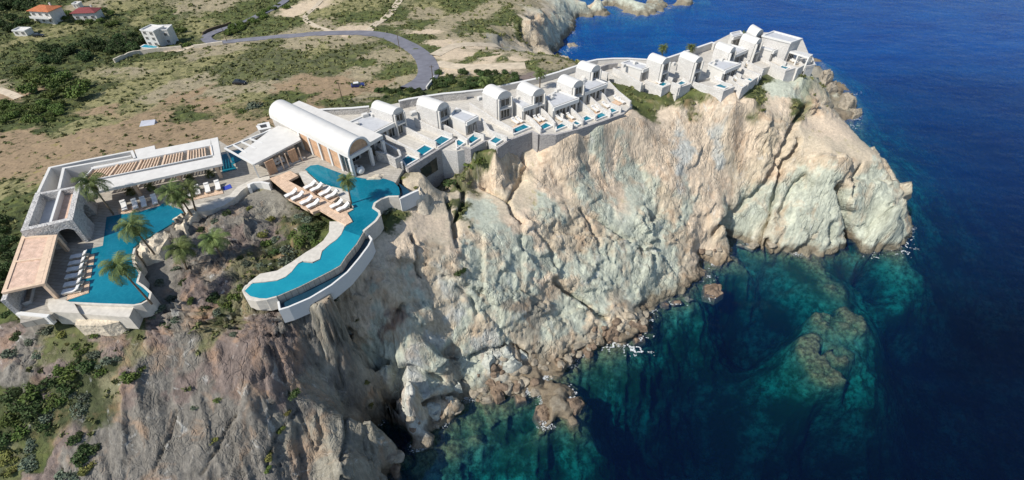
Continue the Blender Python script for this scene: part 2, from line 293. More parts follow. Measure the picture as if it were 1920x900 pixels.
right_ = smooth(760, 900, PX)
disp = rocky * (fac * (1 + .25 * right_ - .35 * fore) + (.9 - .45 * right_) * big + (.45 - .25 * right_) * ribs + .22 * fine + .25 * chunk + .3 * (bench - .5) * (.4 + .6 * smooth(-.2, .5, terr)))
disp = rocky * 0 + disp * (.45 + .55 * smooth(.1, .55, nz))
disp *= np.where((GY > 225) & (GX > 15), .35, 1)
torn = smooth(600, 640, PX) * smooth(800, 760, PX) * smooth(540, 570, PY)
disp *= 1 - .6 * torn
yard = smooth(330, 360, PX) * smooth(560, 530, PX) * smooth(390, 410, PY) * smooth(620, 590, PY)
disp += yard * (.55 * facets(GX, GY, GZ, 2.2, 1.0, 57, fmask) + .3 * fine + .4 * (chunk - .2))
cl_ = np.where(PX > 760, .5, .8) * smooth(-.35, .3, vnoise(sx / 12, sy / 12, sz / 12, 404))
disp *= np.where((PX > 760) & (GZ > 0), .85, 1)
disp -= rocky * cl_ * (1.0 * smooth(.055, 0, j1) + (.45 + .3 * fore) * smooth(.07, 0, j2) + .5 * smooth(.05, 0, j3) * smooth(.2, -.1, terr))
disp += (1 - rocky) * (.22 * chunk * (1 + GY / 120) + .07 * fbm(GX / .9, GY / .9, 0 * GX, 2, 40)) * (.5 + VG)
# the pale smooth face under the far villas has gentler relief
soft = smooth(1060, 1130, PX) * smooth(1450, 1400, PX + (PY - 250) * .35) * smooth(420, 330, PY)
disp *= 1 - .55 * soft
disp *= np.where(PX > 690, 1 - .8 * smooth(30.5, 34.5, GZ), 1)
FISS = [([(742, 688), (744, 740), (750, 800), (757, 850), (765, 900)], 15, 3.5), ([(1508, 200), (1485, 245), (1470, 290), (1440, 335), (1410, 370), (1370, 400), (1340, 440)], 5, 2.0),
        ([(1500, 262), (1490, 285), (1475, 305), (1462, 330), (1448, 375), (1445, 400), (1425, 440), (1420, 470)], 4, 2.8),
        ([(1512, 330), (1490, 345), (1475, 375), (1468, 400)], 4, 1.6), ([(1435, 450), (1440, 480), (1443, 500)], 4, 2.4),
        ([(1616, 312), (1600, 345), (1596, 365)], 4, 2.4), ([(1576, 355), (1582, 390), (1594, 420), (1600, 470), (1602, 485)], 8, 6.0),
        ([(1559, 420), (1560, 455)], 4, 2.4), ([(1363, 390), (1366, 430), (1372, 445)], 4, 2),
        ([(976, 285), (985, 310), (970, 345), (955, 378), (935, 365), (905, 352)], 3, 1.6), ([(955, 378), (962, 400), (980, 418)], 3, 1.6), ([(850, 335), (872, 358), (868, 385), (853, 415), (857, 440)], 4, 2.0),
        ([(838, 370), (848, 410), (855, 460)], 3, 1.3), ([(772, 440), (778, 465), (792, 520)], 3, 1.6), ([(1090, 395), (1110, 425), (1122, 460)], 3, 1.2), ([(1100, 400), (1130, 415), (1185, 452)], 3, 1.3),
        ([(1040, 525), (1065, 548), (1090, 560), (1118, 590), (1140, 600)], 4, 2.6), ([(655, 620), (685, 650), (705, 675), (735, 682), (770, 690), (800, 700), (835, 715)], 5, 1.6),
        ([(735, 600), (745, 585), (758, 572)], 3, 1.4), ([(800, 755), (830, 745), (850, 740)], 5, 2.0), ([(880, 670), (920, 655), (950, 648), (990, 665)], 4, 2.2), ([(630, 720), (650, 760), (652, 810), (640, 860)], 3, 1.2), ([(1205, 465), (1218, 470), (1222, 485)], 4, 1.8),
        ([(860, 540), (885, 560), (895, 590)], 3, 1.1), ([(1000, 430), (1030, 460), (1040, 500)], 3, .9), ([(560, 770), (520, 810), (500, 870)], 2.2, .5), ([(440, 780), (412, 826), (380, 890)], 2.2, .5), ([(330, 770), (318, 822), (290, 880)], 2.2, .5)]
dig = np.zeros(GX.shape)
wob = 5 * fbm(GX / 3.5, GY / 3.5, GZ / 3.5, 3, 91)
for pts, wpx, dep in FISS:
    x0 = min(p[0] for p in pts) - 40; x1 = max(p[0] for p in pts) + 40; y0 = min(p[1] for p in pts) - 40; y1 = max(p[1] for p in pts) + 40
    m = (PX > x0) & (PX < x1) & (PY > y0) & (PY < y1) & (GZ > -2)
    d = pldist(PX[m] + wob[m], PY[m] + wob[m] * .6, pts)
    g_ = smooth(wpx * 1.5, wpx * .35, d)
    if wpx > 14: dig[m] += dep * g_
    else: disp[m] -= dep * (1.2 if PX[m].mean() > 1200 else 1.1) * g_
# boulders along the waterline and reef blocks
tide = smooth(4.5, .5, GZ) * smooth(-4, -.5, GZ)
bl = fbm(GX / 2.6, GY / 2.6, GZ / 4, 3, 55)
disp += tide * (1.5 * np.abs(bl) ** .7 * np.sign(bl)) * 1.0
seab = smooth(-1, -3, GZ)
disp += seab * (.9 * fbm(GX / 3.2, GY / 3.2, 0 * GX, 4, 61, ridge=True) + 1.6 * fbm(GX / 11, GY / 11, 0 * GX, 3, 63))
disp = np.where((GZ < -1) & (PX > 1400), np.minimum(disp, .5), disp)
lim = smooth(0, 6, np.minimum.reduce([GY - 8 + 6, 500 - GY]))
TX, TY, TZ = GX + nx * disp * lim, GY + ny * disp * lim, GZ + nz * disp * lim - dig
# level ground under the resort's terraces and roads
PAD = []
def inpoly(x, y, poly):
    c = np.zeros(x.shape, bool); n = len(poly); j = n - 1
    for i in range(n):
        xi, yi = poly[i]; xj, yj = poly[j]
        c ^= ((yi > y) != (yj > y)) & (x < (xj - xi) * (y - yi) / (yj - yi + 1e-12) + xi); j = i
    return c
def pad(pixpoly, z, zt):
    poly = [tuple(P(a, b, z)[:2]) for a, b in pixpoly]
    m = inpoly(TX, TY, poly); TZ[m] = np.minimum(TZ[m], zt)
D = 38.0
LEFT_AREA = [(0, 575), (38, 612), (92, 600), (130, 580), (250, 580), (283, 562), (262, 512), (250, 478), (262, 458), (318, 428), (350, 404), (420, 385), (470, 352), (510, 330), (520, 300), (470, 270), (408, 255), (290, 270), (90, 312), (35, 434), (5, 545)]
MID_AREA = [(520, 300), (500, 335), (560, 380), (600, 400), (650, 425), (640, 445), (602, 470), (585, 490), (540, 500), (470, 520), (455, 548), (470, 566), (530, 572), (600, 535), (660, 490), (697, 440), (712, 400), (730, 375), (770, 362), (750, 330), (700, 250), (570, 200), (505, 215), (450, 280)]
ROW1 = [(740, 300), (763, 316), (790, 299), (823, 280), (857, 283), (884, 276), (911, 262), (931, 277), (953, 262), (998, 245), (1012, 251), (1042, 251), (1082, 241), (1119, 229), (1170, 211), (1186, 196), (1160, 172), (1130, 142), (1150, 120), (1205, 118), (1205, 113), (1150, 111), (1098, 119), (1004, 151), (908, 170), (860, 177), (748, 192), (690, 203), (586, 209), (600, 230), (690, 260)]
ROW2 = [(1122, 118), (1126, 130), (1152, 145), (1204, 163), (1242, 168), (1258, 160), (1273, 168), (1297, 158), (1357, 173), (1378, 165), (1391, 168), (1427, 142), (1474, 136), (1492, 129), (1510, 124), (1512, 126), (1529, 123), (1523, 103), (1505, 72), (1450, 58), (1375, 58), (1335, 78), (1247, 108), (1180, 108)]
pad(LEFT_AREA, D, D - 3.2); pad(MID_AREA, D, D - 3.2); pad([(515, 556), (522, 592), (560, 586), (606, 566), (660, 520), (703, 466), (705, 438), (690, 428), (640, 486), (600, 518)], D - 1, D - 2.3); pad(ROW1, D, D - 2.5); pad(ROW2, D, D - 2.5)
def make_grid_mesh(name, X, Y, Z):
    ny_, nx_ = X.shape
    me = bpy.data.meshes.new(name)
    me.vertices.add(nx_ * ny_); me.vertices.foreach_set('co', np.stack([X, Y, Z], -1).astype(np.float32).ravel())
    idx = np.arange(nx_ * ny_, dtype=np.int32).reshape(ny_, nx_)
    q = np.stack([idx[:-1, :-1], idx[:-1, 1:], idx[1:, 1:], idx[1:, :-1]], -1).reshape(-1, 4)
    me.loops.add(q.size); me.loops.foreach_set('vertex_index', q.ravel())
    me.polygons.add(len(q)); me.polygons.foreach_set('loop_start', np.arange(0, q.size, 4, dtype=np.int32))
    me.update(calc_edges=True)
    me.polygons.foreach_set('use_smooth', np.ones(len(q), bool))
    return me, q
tme, tq = make_grid_mesh('terrain', TX, TY, TZ)
ca = tme.attributes.new('cover', 'FLOAT_COLOR', 'POINT')
ca.data.foreach_set('color', np.concatenate([CL.reshape(-1, 3), np.ones((CL.size // 3, 1))], 1).astype(np.float32).ravel())
va = tme.attributes.new('veg', 'FLOAT', 'POINT'); va.data.foreach_set('value', VG.ravel().astype(np.float32))
ra = tme.attributes.new('rocky', 'FLOAT', 'POINT'); ra.data.foreach_set('value', rocky.ravel().astype(np.float32))
terrain = bpy.data.objects.new('terrain', tme); col.objects.link(terrain); terrain['kind'] = 'structure'

def nodes_helpers(N, L):
    def noise(vec, scale, detail=4, rough=.55, dist=0):
        n = N.new('ShaderNodeTexNoise'); n.inputs['Scale'].default_value = scale; n.inputs['Detail'].default_value = detail
        n.inputs['Roughness'].default_value = rough; n.inputs['Distortion'].default_value = dist
        L.new(vec, n.inputs['Vector']); return n.outputs[0]
    def ramp(x, a, b, c=0., d=1.):
        m = N.new('ShaderNodeMapRange'); m.inputs[1].default_value = a; m.inputs[2].default_value = b; m.inputs[3].default_value = c; m.inputs[4].default_value = d
        L.new(x, m.inputs[0]); return m.outputs[0]
    def math_(op, a, b=None):
        m = N.new('ShaderNodeMath'); m.operation = op
        for i, v in enumerate((a, b)):
            if v is None: continue
            if hasattr(v, 'links'): L.new(v, m.inputs[i])
            else: m.inputs[i].default_value = v
        return m.outputs[0]
    def mix(f, a, b, mode='MIX'):
        m = N.new('ShaderNodeMix'); m.data_type = 'RGBA'; m.blend_type = mode
        if hasattr(f, 'links'): L.new(f, m.inputs[0])
        else: m.inputs[0].default_value = f
        for i, v in ((6, a), (7, b)):
            if hasattr(v, 'links'): L.new(v, m.inputs[i])
            else: m.inputs[i].default_value = (*v, 1)
        return m.outputs[2]
    return noise, ramp, math_, mix
m, N, L, b = newmat('ground')
noise, ramp, math_, mix = nodes_helpers(N, L)
geo = N.new('ShaderNodeNewGeometry'); pos = geo.outputs['Position']
def attr(n):
    a = N.new('ShaderNodeAttribute'); a.attribute_name = n; return a
cv, vg, rk_ = attr('cover').outputs['Color'], attr('veg').outputs['Fac'], attr('rocky').outputs['Fac']
mp = N.new('ShaderNodeMapping'); mp.inputs['Rotation'].default_value = (R(25), R(-28), R(20)); mp.inputs['Scale'].default_value = (1, 1, .28)
L.new(pos, mp.inputs['Vector']); st = mp.outputs[0]
n1 = noise(st, .55, 8, .62, .4); n2 = noise(st, 2.2, 6, .65, .3); n3 = noise(pos, .12, 4); n4 = noise(pos, 1.6, 8, .75)
n5 = noise(pos, .9, 7, .7)
# stone: layered value and tint changes
f1 = ramp(n1, .3, .7, .70, 1.25); f2 = ramp(n2, .3, .7, .78, 1.2)
rockc = mix(1.0, cv, math_('MULTIPLY', f1, f2), 'MULTIPLY')
rockc = mix(math_('MULTIPLY', ramp(noise(st, .22, 5, .6, .8), .52, .66), .38), rockc, (.46, .28, .16))      # iron staining
rockc = mix(math_('MULTIPLY', ramp(noise(st, .3, 6, .7, 1.2), .60, .68), .45), rockc, (.62, .62, .58))         # pale veins
rockc = mix(math_('MULTIPLY', ramp(noise(st, 1.1, 8, .8, .5), .62, .72), .55), rockc, (.10, .085, .07))      # dark streaks at random
# open ground: dry earth with scrub tufts
soil = mix(1.0, cv, ramp(n4, .25, .75, .62, 1.4), 'MULTIPLY')
thr = math_('SUBTRACT', .62, math_('MULTIPLY', vg, .20))
tuft = ramp(math_('SUBTRACT', math_('ADD', math_('MULTIPLY', n5, .65), math_('MULTIPLY', noise(pos, .2, 5, .6), .35)), thr), -.02, .05)
soil = mix(math_('MULTIPLY', tuft, .7), soil, mix(ramp(noise(pos, .35, 3), .4, .6), (.035, .05, .02), (.10, .12, .035)))
soil = mix(math_('MULTIPLY', ramp(noise(pos, .28, 6, .7), .60, .66), .35), soil, (.24, .23, .03))
c = mix(ramp(rk_, .15, .45), soil, rockc)
sep = N.new('ShaderNodeSeparateXYZ'); L.new(pos, sep.inputs[0]); z = sep.outputs[2]
zn = math_('ADD', z, math_('MULTIPLY', math_('SUBTRACT', noise(pos, .35, 5), .5), 6.0))
c = mix(math_('MULTIPLY', ramp(zn, 3.6, 1.6), .8), c, mix(ramp(n4, .3, .7), (.09, .07, .05), (.24, .185, .12)))   # band stained by the tide
sea_ = ramp(z, .1, -.6)
bedc = mix(ramp(noise(pos, .5, 8, .75), .42, .60), (.07, .075, .04), (.36, .36, .27))
shal = ramp(z, -3.2, -1.9)
brn = mix(ramp(noise(pos, 1.1, 6, .7), .42, .6), (.10, .075, .035), (.34, .27, .15))
bedc = mix(ramp(noise(pos, .09, 4, .6), .42, .6), (.045, .06, .03), bedc)
bedc = mix(math_('MULTIPLY', shal, .85), bedc, brn)
c = mix(sea_, c, bedc)
L.new(c, b.inputs['Base Color']); b.inputs['Roughness'].default_value = .92; b.inputs['Specular IOR Level'].default_value = .15
hgt = math_('ADD', math_('MULTIPLY', n1, .9), math_('ADD', math_('MULTIPLY', n2, .5), math_('MULTIPLY', noise(st, 6, 5, .7), .12)))
def vor(vec, scale, rnd=1.0):
    v = N.new('ShaderNodeTexVoronoi'); v.feature = 'DISTANCE_TO_EDGE'; v.inputs['Scale'].default_value = scale; L.new(vec, v.inputs['Vector']); return v.outputs[0]
wv = N.new('ShaderNodeVectorMath'); wv.operation = 'MULTIPLY_ADD'; wv.inputs[1].default_value = (1.6,) * 3
nw = N.new('ShaderNodeTexNoise'); nw.inputs['Scale'].default_value = .7; nw.inputs['Detail'].default_value = 5; L.new(st, nw.inputs['Vector']); L.new(nw.outputs[1], wv.inputs[0]); L.new(st, wv.inputs[2])
cr1 = ramp(vor(wv.outputs[0], .55), 0, .10, 0, 1); cr2 = ramp(vor(wv.outputs[0], 1.7), 0, .14, 0, 1)
patch = ramp(noise(pos, .16, 3), .42, .6)
hgt = math_('ADD', hgt, math_('MULTIPLY', patch, math_('ADD', math_('MULTIPLY', cr1, .4), math_('MULTIPLY', cr2, .16))))
hs = math_('ADD', math_('MULTIPLY', n4, .25), math_('MULTIPLY', tuft, .3))
hm = N.new('ShaderNodeMix'); hm.data_type = 'FLOAT'; L.new(rk_, hm.inputs[0]); L.new(hs, hm.inputs[2]); L.new(hgt, hm.inputs[3])
bp = N.new('ShaderNodeBump'); bp.inputs['Strength'].default_value = .75; bp.inputs['Distance'].default_value = .7
L.new(hm.outputs[0], bp.inputs['Height']); L.new(bp.outputs[0], b.inputs['Normal'])
tme.materials.append(m)

verts_ = np.stack([TX, TY, TZ], -1).reshape(-1, 3)
# light-weight copy of the ground for surveying (every third vertex)
sub = (slice(None, None, 3), slice(None, None, 3))
sv = np.stack([TX[sub], TY[sub], TZ[sub]], -1); sny, snx = sv.shape[:2]
ix = np.arange(sny * snx).reshape(sny, snx)
sq = np.stack([ix[:-1, :-1], ix[:-1, 1:], ix[1:, 1:], ix[1:, :-1]], -1).reshape(-1, 4)
BVH = BVHTree.FromPolygons([tuple(v) for v in sv.reshape(-1, 3)], [tuple(int(k) for k in f) for f in sq])
def gz(x, y, default=0.0):
    h = BVH.ray_cast(Vector((x, y, 200)), Vector((0, 0, -1)))
    return h[0].z if h[0] is not None else default
def G(px, py):
    """where the sight line through photograph position (px, py) meets the ground"""
    d = (P(px, py, 0) - cam.location).normalized()
    h = BVH.ray_cast(cam.location, d)
    return (h[0], h[1]) if h[0] is not None else (P(px, py, 0), Vector((0, 0, 1)))

# ------------------------------------------------------------------ sea
def link(name, me, mat=None, parent=None, kind=None):
    o = bpy.data.objects.new(name, me); col.objects.link(o)
    if mat is not None: me.materials.append(MATS[mat])
    if parent is not None: o.parent = parent
    if kind: o['kind'] = kind
    return o
m, N, L, b = newmat('sea_water')
noise, ramp, math_, mix = nodes_helpers(N, L)
geo = N.new('ShaderNodeNewGeometry'); pos = geo.outputs['Position']
mp = N.new('ShaderNodeMapping'); mp.inputs['Rotation'].default_value = (0, 0, R(-28)); mp.inputs['Scale'].default_value = (.45, 1, 1); L.new(pos, mp.inputs['Vector'])
h1 = noise(mp.outputs[0], .28, 5, .6, .3); h2 = noise(mp.outputs[0], 1.6, 5, .65, .2); h3 = noise(mp.outputs[0], .06, 3, .5)
hh = math_('ADD', math_('MULTIPLY', h1, 1.0), math_('ADD', math_('MULTIPLY', h2, .25), math_('MULTIPLY', h3, 1.5)))
bp = N.new('ShaderNodeBump'); bp.inputs['Strength'].default_value = .6; bp.inputs['Distance'].default_value = .5; L.new(hh, bp.inputs['Height'])
gl = N.new('ShaderNodeBsdfGlossy'); gl.inputs['Roughness'].default_value = .12; L.new(bp.outputs[0], gl.inputs['Normal'])
fr = N.new('ShaderNodeFresnel'); fr.inputs['IOR'].default_value = 1.33; L.new(bp.outputs[0], fr.inputs['Normal'])
tr = N.new('ShaderNodeBsdfTransparent'); tr.inputs[0].default_value = (.94, .98, .98, 1)
df = N.new('ShaderNodeBsdfDiffuse'); L.new(bp.outputs[0], df.inputs['Normal'])
sp_ = N.new('ShaderNodeSeparateXYZ'); L.new(pos, sp_.inputs[0])
far_ = ramp(math_('ADD', sp_.outputs[1], math_('MULTIPLY', noise(pos, .012, 4), 90.)), 110, 290)  # sky reflection and shading put into the colour: bluer far, darker near
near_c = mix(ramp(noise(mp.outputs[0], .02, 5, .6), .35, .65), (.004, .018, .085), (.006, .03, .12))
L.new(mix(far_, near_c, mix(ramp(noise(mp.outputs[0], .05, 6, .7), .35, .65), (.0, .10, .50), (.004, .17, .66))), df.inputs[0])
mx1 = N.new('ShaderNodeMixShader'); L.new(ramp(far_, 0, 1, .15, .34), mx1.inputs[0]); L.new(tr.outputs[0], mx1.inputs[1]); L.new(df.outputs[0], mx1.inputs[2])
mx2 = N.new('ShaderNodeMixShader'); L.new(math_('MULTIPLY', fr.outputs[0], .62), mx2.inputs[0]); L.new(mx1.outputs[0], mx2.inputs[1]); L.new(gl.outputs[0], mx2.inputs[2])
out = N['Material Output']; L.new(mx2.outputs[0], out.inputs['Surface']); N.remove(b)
va_ = N.new('ShaderNodeVolumeAbsorption'); va_.inputs['Color'].default_value = (.0, .80, .84, 1); va_.inputs['Density'].default_value = .21
L.new(va_.outputs[0], out.inputs['Volume'])
bm = bmesh.new()
S = 4500
bmesh.ops.create_cube(bm, size=1, matrix=Matrix.Translation((0, 2000, -45)) @ Matrix.Diagonal((2 * S, 2 * S, 90, 1)))
me = bpy.data.meshes.new('sea'); bm.to_mesh(me); bm.free()
link('sea', me, 'sea_water', kind='structure')
# deep bed beyond the surveyed ground
bm = bmesh.new(); bmesh.ops.create_cube(bm, size=1, matrix=Matrix.Translation((0, 2000, -44)) @ Matrix.Diagonal((2 * S - 10, 2 * S - 10, 2, 1)))
me = bpy.data.meshes.new('seabed'); bm.to_mesh(me); bm.free(); simple('bed', (.12, .14, .12)); link('seabed', me, 'bed', kind='structure')
# ------------------------------------------------------------------ builders for things
def clean(v): return v
class MB:
    def __init__(s): s.v = []; s.f = []; s.mi = []
    def add(s, vs, fs, m=0):
        o = len(s.v); s.v += [tuple(v) for v in vs]; s.f += [tuple(o + i for i in f) for f in fs]; s.mi += [m] * len(fs)
    def prism(s, poly, z0, z1, batter=0.0, m=0):
        """closed prism from ground-plan corners; batter widens the foot"""
        n = len(poly); cx_ = sum(p[0] for p in poly) / n; cy_ = sum(p[1] for p in poly) / n
        ar = sum(poly[i][0] * poly[(i + 1) % n][1] - poly[(i + 1) % n][0] * poly[i][1] for i in range(n))
        if ar < 0: poly = poly[::-1]
        top = [(p[0], p[1], z1) for p in poly]; bot = [(cx_ + (p[0] - cx_) * (1 + batter), cy_ + (p[1] - cy_) * (1 + batter), z0) for p in poly]
        s.add(bot + top, [tuple(range(n))[::-1], tuple(range(n, 2 * n))] + [(i, (i + 1) % n, n + (i + 1) % n, n + i) for i in range(n)], m)
    def box(s, c, d, rot=0.0, m=0):
        hx, hy, hz = d[0] / 2, d[1] / 2, d[2] / 2; ca_, sa_ = math.cos(rot), math.sin(rot)
        vs = [(c[0] + x * ca_ - y * sa_, c[1] + x * sa_ + y * ca_, c[2] + z) for z in (-hz, hz) for x, y in ((-hx, -hy), (hx, -hy), (hx, hy), (-hx, hy))]
        s.add(vs, [(3, 2, 1, 0), (4, 5, 6, 7), (0, 1, 5, 4), (1, 2, 6, 5), (2, 3, 7, 6), (3, 0, 4, 7)], m)
    def wall(s, a, b, t, z0, z1, z1b=None, m=0):
        """upright wall from a to b, its top may slope from z1 to z1b"""
        a, b = Vector(a[:2]), Vector(b[:2]); d = (b - a).normalized(); n = Vector((-d.y, d.x)) * t / 2
        z1b = z1 if z1b is None else z1b
        q = [a - n, b - n, b + n, a + n]
        vs = [(p.x, p.y, z0) for p in q] + [(q[0].x, q[0].y, z1), (q[1].x, q[1].y, z1b), (q[2].x, q[2].y, z1b), (q[3].x, q[3].y, z1)]
        s.add(vs, [(3, 2, 1, 0), (4, 5, 6, 7), (0, 1, 5, 4), (1, 2, 6, 5), (2, 3, 7, 6), (3, 0, 4, 7)], m)
    def band(s, pts, t, z0, z1, closed=False, m=0):
        """wall that follows a bent line (mitred), pts in plan; z0, z1 numbers or lists"""
        n = len(pts); pts = [Vector(p[:2]) for p in pts]; L_, R_ = [], []
        for i in range(n):
            a = pts[(i - 1) % n] if (closed or i > 0) else None; c = pts[(i + 1) % n] if (closed or i < n - 1) else None
            d1 = (pts[i] - a).normalized() if a is not None else (c - pts[i]).normalized()
            d2_ = (c - pts[i]).normalized() if c is not None else d1
            d = (d1 + d2_); d = d.normalized() if d.length > 1e-6 else d1
            k = max(.5, d.dot(d1)); nn = Vector((-d.y, d.x)) * (t / 2 / k); L_.append(pts[i] + nn); R_.append(pts[i] - nn)
        Z0 = z0 if isinstance(z0, (list, tuple)) else [z0] * n; Z1 = z1 if isinstance(z1, (list, tuple)) else [z1] * n
        vs = []
        for i in range(n): vs += [(R_[i].x, R_[i].y, Z0[i]), (L_[i].x, L_[i].y, Z0[i]), (L_[i].x, L_[i].y, Z1[i]), (R_[i].x, R_[i].y, Z1[i])]
        fs = []
        for i in range(n if closed else n - 1):
            j = (i + 1) % n
            for k in range(4): fs.append((4 * i + k, 4 * i + (k + 1) % 4, 4 * j + (k + 1) % 4, 4 * j + k)[::-1])
        if not closed: fs += [(0, 1, 2, 3), (4 * n - 1, 4 * n - 2, 4 * n - 3, 4 * n - 4)]
        s.add(vs, fs, m)
    def tube(s, pts, rs, n=8, m=0):
        pts = [Vector(p) for p in pts]
        if not isinstance(rs, (list, tuple)): rs = [rs] * len(pts)
        vs = []; fs = []
        for i, p in enumerate(pts):
            d = (pts[min(i + 1, len(pts) - 1)] - pts[max(i - 1, 0)]).normalized()
            u = d.orthogonal().normalized() if i == 0 else (u - d * u.dot(d)).normalized(); v = d.cross(u)
            for k in range(n):
                a = 2 * math.pi * k / n; vs.append(p + (u * math.cos(a) + v * math.sin(a)) * rs[i])
        for i in range(len(pts) - 1):
            for k in range(n): fs.append((i * n + k, i * n + (k + 1) % n, (i + 1) * n + (k + 1) % n, (i + 1) * n + k))
        fs += [tuple(range(n))[::-1], tuple(range((len(pts) - 1) * n, len(pts) * n))]
        s.add(vs, fs, m)
    def lathe(s, c, prof, n=16, m=0):
        vs = [(c[0] + r * math.cos(2 * math.pi * k / n), c[1] + r * math.sin(2 * math.pi * k / n), c[2] + z) for r, z in prof for k in range(n)]
        fs = [(i * n + k, i * n + (k + 1) % n, (i + 1) * n + (k + 1) % n, (i + 1) * n + k) for i in range(len(prof) - 1) for k in range(n)]
        fs += [tuple(range(n))[::-1], tuple(range((len(prof) - 1) * n, len(prof) * n))]
        s.add(vs, fs, m)
    def vault(s, F1, F2, B1, z, rise, thick=.25, m=0, n=18):
        """barrel shell: feet F1, F2 at the front, B1 back left; closed solid half barrel"""
        F1, F2, B1 = [Vector(p[:2]) for p in (F1, F2, B1)]; ax = B1 - F1; w2 = (F2 - F1) / 2; vs = []
        for e in (0, 1):
            c = F1 + w2 + ax * e
            for k in range(n + 1):
                a = math.pi * k / n; q = c - w2 * math.cos(a); vs.append((q.x, q.y, z + rise * math.sin(a)))
        fs = [(k, k + 1, n + 2 + k, n + 1 + k)[::-1] for k in range(n)]
        fs += [tuple(range(n + 1))[::-1], tuple(range(n + 1, 2 * n + 2)), (0, n, 2 * n + 1, n + 1)]
        s.add(vs, fs, m)
    def build(s, name, mats, parent=None, smooth=False, kind=None):
        me = bpy.data.meshes.new(name); me.from_pydata(s.v, [], s.f)
        for mm in (mats if isinstance(mats, (list, tuple)) else [mats]): me.materials.append(MATS[mm])
        if len(me.materials) > 1: me.polygons.foreach_set('material_index', s.mi)
        if smooth:
            me.polygons.foreach_set('use_smooth', [True] * len(me.polygons))
            try: me.set_sharp_from_angle(angle=R(40))
            except Exception: pass
        o = bpy.data.objects.new(name, me); col.objects.link(o)
        if parent is not None:
            o.parent = parent; o.matrix_parent_inverse = Matrix.Translation(-Vector(parent.location)) if parent.rotation_euler.z == 0 else parent.matrix_basis.inverted()
        if kind: o['kind'] = kind
        return o
def empty(name, loc, label, cat, group=None, rz=0):
    o = bpy.data.objects.new(name, None); col.objects.link(o); o.location = loc; o.rotation_euler = (0, 0, rz); o.empty_display_size = .3
    return tag(o, label, cat, group)
def tag(o, label, cat, group=None):
    o['label'] = label; o['category'] = cat
    if group: o['group'] = group
    return o
def xy(pts, z): return [tuple(P(a, b, z)[:2]) for a, b in pts]
def copy_tree(src, loc, rz, label, group, scale=None):
    c = src.copy(); col.objects.link(c); c.location = loc; c.rotation_euler = (src.rotation_euler.x, src.rotation_euler.y, rz); c['label'] = label
    if group: c['group'] = group
    if scale: c.scale = scale if hasattr(scale, '__len__') else (scale,) * 3
    for ch in src.children:
        k = ch.copy(); col.objects.link(k); k.parent = c; k.matrix_parent_inverse = ch.matrix_parent_inverse
        for g in ch.children:
            q = g.copy(); col.objects.link(q); q.parent = k; q.matrix_parent_inverse = g.matrix_parent_inverse
    return c

# ---- materials of the buildings
simple('render_white', (.61, .59, .55), .85, .07, .8, .15, 30)
simple('roof_grey', (.46, .47, .485), .9, .08, 1.2)
simple('vault_white', (.60, .585, .55), .8, .05, .6, .1, 12)
simple('concrete', (.46, .44, .41), .9, .15, 1.0, .2, 12)
simple('coping', (.56, .52, .45), .75, .12, 1.5, .15, 10)
simple('trim_white', (.66, .65, .62), .6, .04, 3)
simple('cushion', (.72, .70, .66), .9, .04, 4, .2, 30)
simple('cushion_sand', (.66, .57, .45), .9, .06, 4)
simple('blue_cloth', (.04, .07, .38), .9, .1, 6)
simple('trunk', (.17, .13, .09), .95, .35, 7, .8, 14, dist=.05)
simple('bark', (.11, .09, .065), .95, .3, 5)
simple('asphalt', (.165, .165, .19), .92, .16, .35, .1, 30)
simple('track', (.50, .42, .31), .95, .2, .5, .2, 6)
simple('pale_rock', (.60, .52, .40), .95, .3, .7, .9, 2.2, dist=.25)
simple('shore_rock', (.19, .14, .10), .9, .4, 1.2, 1.0, 3, dist=.25)
simple('grey_brown_rock', (.30, .26, .20), .95, .35, 1.1, 1.0, 3, dist=.25)
simple('grey_rock', (.42, .43, .38), .95, .3, 1.0, 1.0, 3, dist=.25)
simple('jar_shade', (.05, .05, .055), .5, .1, 5)
simple('post_wood', (.12, .09, .06), .95, .3, 3)
simple('tile_red', (.42, .14, .06), .85, .25, 1.5, .6, 5)
simple('paint_blue', (.02, .03, .16), .25, .05, 2, spec=.6)
simple('paint_black', (.015, .015, .018), .3, .05, 2, spec=.6)
simple('rubber', (.02, .02, .02), .8, .1, 3)
simple('chrome', (.6, .6, .6), .3, .02, 3, metal=1)
simple('kerb_white', (.62, .60, .55), .9, .12, 1.0)
simple('fence_cream', (.62, .55, .44), .9, .15, 1.0)
def planks(name, c1, c2, width, rough, ang=0.0, gap=.25, var=.2):
    m, N, L, b = newmat(name); noise, ramp, math_, mix = nodes_helpers(N, L)
    geo = N.new('ShaderNodeNewGeometry'); mp = N.new('ShaderNodeMapping'); mp.inputs['Rotation'].default_value = (0, 0, ang)
    L.new(geo.outputs['Position'], mp.inputs['Vector'])
    br = N.new('ShaderNodeTexBrick'); br.inputs['Scale'].default_value = 1.0; br.inputs['Brick Width'].default_value = width * 7; br.inputs['Row Height'].default_value = width
    br.inputs['Mortar Size'].default_value = width * .06; br.inputs['Color1'].default_value = (*c1, 1); br.inputs['Color2'].default_value = (*c2, 1); br.inputs['Mortar'].default_value = (c1[0] * gap, c1[1] * gap, c1[2] * gap, 1)
    L.new(mp.outputs[0], br.inputs['Vector'])
    L.new(mix(1.0, br.outputs[0], ramp(noise(mp.outputs[0], 1.2, 5), .3, .7, 1 - var, 1 + var), 'MULTIPLY'), b.inputs['Base Color']); b.inputs['Roughness'].default_value = rough
    b.inputs['Specular IOR Level'].default_value = .25
planks('deck_wood', (.60, .43, .30), (.68, .50, .36), .22, .75, R(35))
planks('pergola_wood', (.62, .43, .32), (.66, .47, .36), .20, .75, R(20), .55)
planks('panel_wood', (.50, .31, .19), (.58, .37, .23), .25, .7, R(35), .5)
